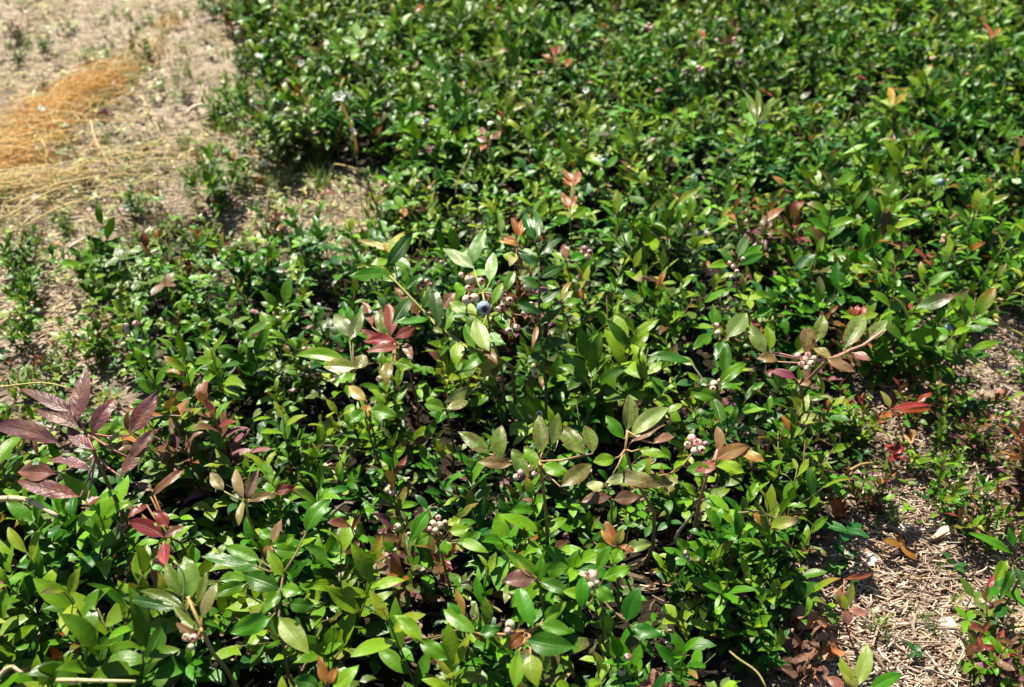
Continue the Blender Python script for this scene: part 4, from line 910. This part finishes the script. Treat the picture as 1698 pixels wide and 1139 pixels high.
# ------------------------------------------------------------------ dry straw at the upper left
def curve_pts(p0, p1, sag, r, n=8, wob=.006):
    p0 = np.array(p0, float); p1 = np.array(p1, float); a = r.random()*6.28; k = r.uniform(1, 2.4); out = []
    s = nrm(np.cross(p1-p0, [0, 0, 1]))
    for i in range(n+1):
        t = i/n; out.append(p0*(1-t)+p1*t + np.array([0, 0, sag*4*t*(1-t)]) + s*wob*(math.sin(a+k*t*3.14)-math.sin(a)*(1-t)-math.sin(a+k*3.14)*t))
    return out
hr = random.Random(51); hay = MB()
HC = [(.80,.42,.07),(.86,.52,.12),(.74,.34,.04),(.84,.62,.24),(.60,.27,.04),(.62,.50,.28)]
def wisp(px, py, ang, L, spread, col, rad, zmax, lift=.006):
    c = at(px, py, 0); z = ground_z(c.x, c.y)+hr.uniform(.001, zmax)
    a = math.radians(ang)+hr.gauss(0, spread); h = np.array([math.cos(a), math.sin(a), hr.gauss(0, .12)])*L/2; cc = np.array([c.x, c.y, z])
    P = curve_pts(cc-h, cc+h, hr.uniform(-.004, lift*3), hr, 7, hr.uniform(.001, .010))
    for p_ in P: p_[2] = max(p_[2], ground_z(p_[0], p_[1])+.0008)
    tube(hay, P, [rad]*8, col, 4)
def clump(px, py, rx, ry, rot, ang, n, cols, L=(.03,.11), spread=.5, z=.012):
    cr_, sr_ = math.cos(math.radians(rot)), math.sin(math.radians(rot))
    for _ in range(n):
        u, v = hr.gauss(0, rx*.5), hr.gauss(0, ry*.5)
        wisp(px+u*cr_+v*sr_, py-u*sr_+v*cr_, ang, hr.uniform(*L), spread, np.array(hr.choice(cols))*hr.uniform(.8, 1.2), hr.uniform(.00025, .0005), z)
YC = [(.82,.62,.24),(.86,.70,.34),(.74,.50,.16),(.66,.58,.38)]
clump(155,160,74,26,32,48,260,HC,z=.012)
clump(85,205,55,26,40,50,130,HC,z=.010)
clump(50,250,60,32,50,35,170,HC+YC,spread=.6)
clump(-10,290,60,30,30,30,120,HC+YC,spread=.6)
clump(225,122,35,9,35,55,45,YC,z=.010)
clump(258,96,9,26,75,80,26,YC+HC,z=.010,L=(.03,.06))
clump(285,58,14,6,20,20,22,HC,z=.010,L=(.02,.05))
clump(170,300,140,45,20,15,70,YC,spread=.5,L=(.04,.12),z=.012)
clump(20,320,60,14,15,15,60,YC,spread=.3,L=(.08,.16),z=.01)
clump(60,240,170,90,35,40,170,YC,spread=1.1,L=(.03,.10),z=.008)
o = link('dry_grass', hay.mesh('dry_grass', M_STRAW)); tag(o, 'tangled wisps of dry orange grass on the sand at the upper left', 'dry grass', kind='stuff')

def stalk(p0, p1, z0, z1, label, col=(.62,.46,.20), r0=.0009, sag=.003, seed=1, group=None, name='straw_stalk', wob=.0018, cat='straw stalk', mid=()):
    r = random.Random(seed); a = at(*p0, z0); b = at(*p1, z1); root = Vector((a.x, a.y, a.z))
    P = curve_pts(Vector((0, 0, 0)), b-root, sag, r, 10, wob)
    mb = MB(); tube(mb, P, [r0*(1-.35*i/10) for i in range(11)], col, 6, np.array(col)*1.1)
    for k in (3, 6):   # nodes
        tube(mb, [P[k]-(P[k+1]-P[k])*.06, P[k]+(P[k+1]-P[k])*.06], [r0*1.25]*2, np.array(col)*.75, 6)
    o = link(name, mb.mesh(name, M_STRAW), None, root); tag(o, label, cat, group); return o, P
ST = (.80,.60,.22)
stalk((10,335),(165,292),.012,.02,'yellow straw stalk slanting under the orange heap at the left edge',ST,seed=1)
stalk((0,365),(120,305),.012,.02,'lowest of the long yellow stalks at the left edge',(.74,.58,.22),seed=2)
stalk((20,350),(70,322),.01,.015,'short pale stalk between the two long yellow ones',(.66,.54,.26),seed=3)
stalk((40,375),(135,332),.006,.012,'straw stalk lying over green seedlings at the left edge',ST,seed=4)
stalk((-10,205),(230,200),.02,.02,'level straw stalk crossing the orange heap',(.72,.46,.16),seed=5)
stalk((150,200),(185,285),.03,.004,'bent upright straw stalk in front of the orange heap',(.72,.50,.22),seed=6, r0=.0011)
stalk((285,280),(375,262),.01,.012,'thin straw stalk on the sand right of the heap',(.66,.50,.26),seed=7)
stalk((70,232),(80,290),.03,.006,'thick tan stem sticking down from the orange heap',(.60,.36,.12),seed=8, r0=.0016)
stalk((0,100),(160,97),.004,.004,'long bleached stick lying level at the far upper left',(.66,.54,.40),seed=9, r0=.0016)
stalk((232,160),(252,195),.02,.004,'broad pale straw bent toward the sandy ground',(.70,.52,.26),seed=10, r0=.0018)
stalk((310,190),(340,172),.004,.01,'thick cream straw stub on the sand beyond the heap',(.78,.68,.48),seed=11, r0=.0028)
stalk((300,75),(315,95),.02,.006,'short orange stalk at the far end of the heap',(.66,.40,.14),seed=12, r0=.0013)
stalk((-20,828),(95,855),.10,.11,'pale straw stem poking in from the left edge under the purple leaves',(.66,.50,.30),seed=13, r0=.0019)
stalk((-10,642),(120,645),.06,.06,'thin yellow stem crossing behind the purple leaves',(.50,.42,.14),seed=14, r0=.0008)
stalk((95,1128),(225,1130),.11,.115,'straw stalk lying on the leaves at the bottom left corner',(.66,.54,.28),seed=15, r0=.0011)
stalk((-5,1127),(38,1116),.11,.115,'short pale straw at the bottom left corner',(.66,.54,.28),seed=16, r0=.0011)
stalk((780,250),(755,328),.09,.05,'yellow straw standing between shoots above the middle',(.46,.40,.14),seed=17, r0=.0008)
stalk((1410,178),(1408,240),.14,.08,'thin upright yellow stem among the far right shoots',(.42,.38,.10),seed=18, r0=.0007)
stalk((1570,488),(1660,530),.02,.02,'thick yellow stem lying by the small sandy gap at the right edge',(.50,.40,.14),seed=19, r0=.0016)
stalk((1650,530),(1710,570),.02,.015,'thin yellow stem running off the right edge',(.50,.42,.14),seed=20, r0=.0010)
stalk((1380,800),(1462,768),.03,.04,'brown woody twig at the dark edge of the bare ground',(.30,.20,.08),seed=21, r0=.0014, name='twig', cat='twig')
stalk((555,272),(605,285),.02,.02,'short yellow straw at the edge of the sandy gap',(.60,.44,.16),seed=22)
stalk((1210,1080),(1270,1139),.11,.12,'fine yellow straw bent over the leaves at lower right',(.45,.38,.12),seed=23, r0=.0004, wob=.0008)
stalk((1300,870),(1225,850),.07,.10,'thin bare twig among leaves left of the bare ground',(.33,.26,.14),seed=24, r0=.0009, name='twig', cat='twig')
stalk((288,930),(320,1030),.15,.12,'thread-thin pale grass stem crossing the olive brown shoot',(.45,.50,.22),seed=25, r0=.0005)
for i, (a_, b_, za, zb_, lab) in enumerate([
  ((1010,225),(985,175),.08,.14,'thin dry blade rising from the far shoots, upper middle'),((1190,300),(1222,262),.09,.13,'bare grey twig among the far shoots right of the upper orange shoot'),
  ((700,380),(672,330),.08,.13,'dry blade standing right of the sandy gap'),((1105,430),(1080,385),.09,.13,'bent grey twig right of the orange-tipped shoot'),
  ((350,520),(322,470),.06,.10,'dry blade at the left edge of the bed'),((545,860),(585,835),.11,.135,'fine bare twig over the leaves left of the cream berries'),
  ((1120,900),(1150,850),.09,.13,'bare twig below the pink berries'),((1450,330),(1480,290),.09,.13,'thin dry blade among the far right shoots'),
  ((820,170),(800,120),.09,.14,'dry blade among the far shoots above the maroon tuft'),((240,700),(300,690),.06,.10,'grey twig right of the large purple leaves')]):
    stalk(a_, b_, za, zb_, lab, (.38,.32,.16) if 'blade' in lab else (.24,.20,.15), r0=.0006 if 'blade' in lab else .0009, seed=60+i, name='dry_blade' if 'blade' in lab else 'twig', cat='dry grass' if 'blade' in lab else 'twig')
sg = random.Random(61)
for i in range(34):
    px, py = (sg.uniform(0, 420), sg.uniform(20, 400)) if i < 22 else (sg.uniform(1420, 1698), sg.uniform(850, 1139))
    p = at(px, py, 0)
    if dens(p.x, p.y) > 0: continue
    a = sg.gauss(.1, .5); l = sg.uniform(25, 70)
    stalk((px, py), (px+math.cos(a)*l, py-math.sin(a)*l*.6), .006, .008, 'loose thin straw on the sand around the orange heap' if i < 22 else 'loose thin straw on the bare ground at the lower right', np.array(sg.choice([(.66,.50,.24),(.58,.46,.28),(.70,.60,.40)])), r0=sg.uniform(.0005, .0009), seed=100+i, wob=.003, group='loose straws around the orange heap' if i < 22 else 'loose straws on the bare ground')

# white flowers --------------------------------------------------------
def flower_mesh(r):
    mb = MB()
    for k in range(5):
        a = k*6.283/5+r.uniform(-.2, .2); leaf(mb, (0, 0, 0), [math.cos(a), math.sin(a), .35], [0, 0, 1], .0042, .0034, (.80, .80, .74), r, curl=.3, fold=.2, nl=5, nw=4)
    sphere(mb, .0009, (.6, .5, .12), 8, 5, dent=False); return mb.mesh('flower', M_PETAL)
FL = [flower_mesh(random.Random(i)) for i in range(3)]
o, P = stalk((592,252),(562,160),.02,.165,'yellow dry stalk standing at the patch edge, white flower on top',(.88,.60,.20),r0=.0019,seed=30,name='flower_stalk',cat='flower stalk')
f = link('flower', FL[0], o, P[-1]); f.scale = (1.6,)*3; f.rotation_euler = (.7, 0, .3)
fl = [((585,218),.07,'white flower beside the middle of the dry stalk'),((644,140),.10,'white flower on the leaves right of the dry stalk'),((437,270),.012,'white petals on the sand below the patch edge'),((493,360),.03,'white fleck of blossom below the sandy gap'),
      ((458,214),.03,'white flower at the foot of the patch edge'),((500,105),.09,'white flower near the upper patch edge'),((543,115),.09,'white flower right of its twin near the upper patch edge'),((428,92),.06,'white flower at the far upper patch edge'),((393,53),.06,'topmost white flower at the patch edge'),
      ((108,208),.04,'white flower on the orange straw heap'),((68,180),.04,'white petals at the upper side of the straw heap'),((253,66),.03,'white flower left of the far end of the heap'),((303,66),.03,'white flower right of the far end of the heap'),((92,50),.02,'white flower at the far upper left'),((972,150),.12,'cream fleck of blossom among far leaves'),((58,328),.01,'small white petals among seedlings at the left edge')]
for i, ((px, py), z, lab) in enumerate(fl):
    z += .03 if z > .05 else 0; p = at(px, py, z); r = random.Random(i); root = Vector((p.x, p.y, ground_z(p.x, p.y)))
    o = link('white_flower', None, None, root); tag(o, lab, 'flower')
    f = link('petals', FL[i % 3], o, (0, 0, p.z-root.z)); s = r.uniform(.9, 1.4); f.scale = (s,)*3; f.rotation_euler = (r.uniform(-.3, .5)+.6, r.uniform(-.4, .4), r.random()*6)
    mb = MB(); tube(mb, [(0, .002, -.002), (.001, .001, (p.z-root.z)*.5), (0, 0, p.z-root.z)], [.0005, .0004, .0004], (.12, .18, .05), 5); link('stalk', mb.mesh('stalk', M_STEM), o)

# grass tufts -----------------------------------------------------------
def tuft_mesh(r, n, H, cols):
    mb = MB()
    for i in range(n):
        a = r.random()*6.28; lean = r.uniform(.05, .7); h = H*r.uniform(.5, 1.1); b = np.array([r.gauss(0, .004), r.gauss(0, .004), -.002]); w = r.uniform(.0009, .0018)
        s = np.array([-math.sin(a), math.cos(a), 0]); V = []; C = []
        c = np.array(r.choice(cols))*r.uniform(.8, 1.2)
        for k in range(6):
            t = k/5; q = b+np.array([math.cos(a), math.sin(a), 0])*(lean*h*t*t)+np.array([0, 0, h*(t-.35*lean*t*t)]); ww = w*(1-t**2)+.0001
            V += [q-s*ww/2, q+np.array([math.cos(a), math.sin(a), 0])*(-ww*.25), q+s*ww/2]
        F = []
        for k in range(5):
            for e in (0, 1): F.append((k*3+e, k*3+e+1, k*3+e+4, k*3+e+3))
        mb.add(V, F, c)
    return mb.mesh('grass_tuft', M_GRASS)
gr = random.Random(71)
GC = [(.12,.24,.035),(.20,.30,.05),(.09,.20,.03),(.30,.34,.09)]
TM = [tuft_mesh(gr, gr.randint(8, 22), gr.uniform(.022, .045), GC) for _ in range(8)]
spots = []
for _ in range(60): spots.append((gr.uniform(330, 600), gr.uniform(150, 330), 'along the foot of the far shoots'))
for _ in range(110): spots.append((gr.uniform(150, 560), gr.uniform(0, 330), 'at the sandy upper left beside the patch'))
for _ in range(34): spots.append((gr.uniform(-10, 330), gr.uniform(0, 420), 'on the sand around the orange straw'))
for _ in range(16): spots.append((gr.uniform(440, 640), gr.uniform(150, 260), 'at the foot of the far shoots by the dry stalk'))
for q in [(1480,880),(1500,1000),(1560,960),(1625,900),(1580,1010),(1465,1075),(1520,1040),(1590,790),(1440,1050),(1625,930),(1545,1060)]: spots.append((*q, 'R'))
for i, (px, py, w) in enumerate(spots):
    p = at(px, py, 0)
    o = link('grass_tuft', gr.choice(TM)); o.location = (p.x, p.y, ground_z(p.x, p.y)); o.rotation_euler = (0, 0, gr.random()*6.28); s = gr.uniform(.45, .95) if w != 'R' else gr.uniform(.4, .8); o.scale = (s,)*3
    if w == 'R': tag(o, 'thin tuft of green grass blades on the bare straw ground', 'grass tuft', 'grass tufts on the bare straw ground')
    else: tag(o, f'small green grass tuft {w}', 'grass tuft', f'grass tufts {w}')

fg = MB(); fr = random.Random(91)
def clumpy(x, y): return noise.noise(Vector((x*7, y*7, 3.3))) + .5*noise.noise(Vector((x*21, y*21, 8.8)))
n_g = 0
for _ in range(60000):
    if n_g > 7500: break
    px, py = fr.uniform(-80, 700), fr.uniform(-40, 640); p = at(px, py, 0)
    if dens(p.x, p.y) > .9 or clumpy(p.x, p.y) < fr.uniform(-.35, .35): continue
    n_g += 1; h = fr.uniform(.004, .016); a = fr.random()*6.28; w = fr.uniform(.0005, .0012); ln = fr.uniform(.2, 1.6)
    c = np.array(fr.choice([(.16,.21,.03),(.24,.27,.05),(.11,.17,.02),(.36,.33,.10),(.20,.25,.05)]))*fr.uniform(.8, 1.25)
    b = np.array([p.x, p.y, ground_z(p.x, p.y)-.001]); d = np.array([math.cos(a), math.sin(a), 0]); s_ = np.array([-d[1], d[0], 0]); V = []
    for k in range(4):
        t = k/3; q = b+d*(ln*h*t*t)+np.array([0, 0, h*(t-.3*t*t)]); ww = w*(1-t*t)+.0001; V += [q-s_*ww/2, q+s_*ww/2]
    fg.add(V, [(0,1,3,2),(2,3,5,4),(4,5,7,6)], c)
o = link('short_grass', fg.mesh('short_grass', M_GRASS)); tag(o, 'sparse yellow-green grass and moss sprouting over the sand at the upper left', 'grass', kind='stuff')
# brown curled leaves at lower right, other fallen leaves -----------------
def dead_leaf(px, py, z, L, w, col, label, seed, lying=.4, group=None, name='dead_leaf'):
    r = random.Random(seed); p = at(px, py, z); mb = MB(); a = r.random()*6.28
    leaf(mb, (-L/2*math.cos(a), -L/2*math.sin(a), .002), [math.cos(a), math.sin(a), .3], [r.uniform(-.4, .4), r.uniform(-.4, .4), 1], L, w, np.array(col)*r.uniform(.8, 1.2), r, spot=0, curl=r.uniform(1.0, 2.4), fold=r.uniform(.3, .9), nl=12, nw=6, twist=r.uniform(-1.5, 1.5))
    V = mb.v[0]; sd = seed*1.7
    for q in V:
        nv = noise.noise_vector(Vector(q)*170+Vector((sd, 0, 0))); q += np.array(nv)*L*.30
    o = link(name, mb.mesh(name, M_DEAD), None, (p.x, p.y, max(p.z, ground_z(p.x, p.y)+.003))); tag(o, label, 'dead leaf', group)
dr = random.Random(81)
for i in range(34):
    a = dr.random()*6.28; q = dr.random()**.5
    dead_leaf(1335+math.cos(a)*q*45, 1060+math.sin(a)*q*75, dr.uniform(.008, .045), dr.uniform(.010, .019), dr.uniform(.005, .009), dr.choice([(.17,.085,.05),(.26,.14,.09),(.11,.055,.035),(.32,.20,.13)]), 'crumpled brown dead leaf in the pile by the bare ground, lower right', 200+i, group='crumpled leaves piled by the bare ground')
dead_leaf(1378,1080,.03,.012,.008,(.34,.12,.04),'orange dead leaf on top of the brown pile',300)
dead_leaf(1352,1036,.03,.016,.010,(.50,.22,.08),'small tan curled leaf on the brown pile',301)
dead_leaf(1100,1150,.05,.03,.018,(.25,.12,.08),'brown leaf half hidden at the bottom edge',302)
dead_leaf(430,300,.01,.02,.012,(.28,.08,.05),'curled dark red dead leaf on the sand below the far shoots',303)
dead_leaf(175,190,.02,.022,.014,(.16,.06,.05),'dark maroon leaf behind the orange straw',304)
for i, (px, py) in enumerate([(1450,640),(1500,725),(1560,690),(1610,730),(1470,600),(1540,600),(1660,650),(1395,700),(1340,820),(1390,850)]):
    dead_leaf(px, py, .01, dr.uniform(.012, .02), dr.uniform(.007, .010), dr.choice([(.50,.16,.05),(.40,.10,.05),(.45,.28,.12),(.30,.14,.08)]), 'small rust coloured fallen leaf on the sparse ground at the right', 320+i, group='rust coloured fallen leaves on the sparse ground')
print('objects', len(S.objects))
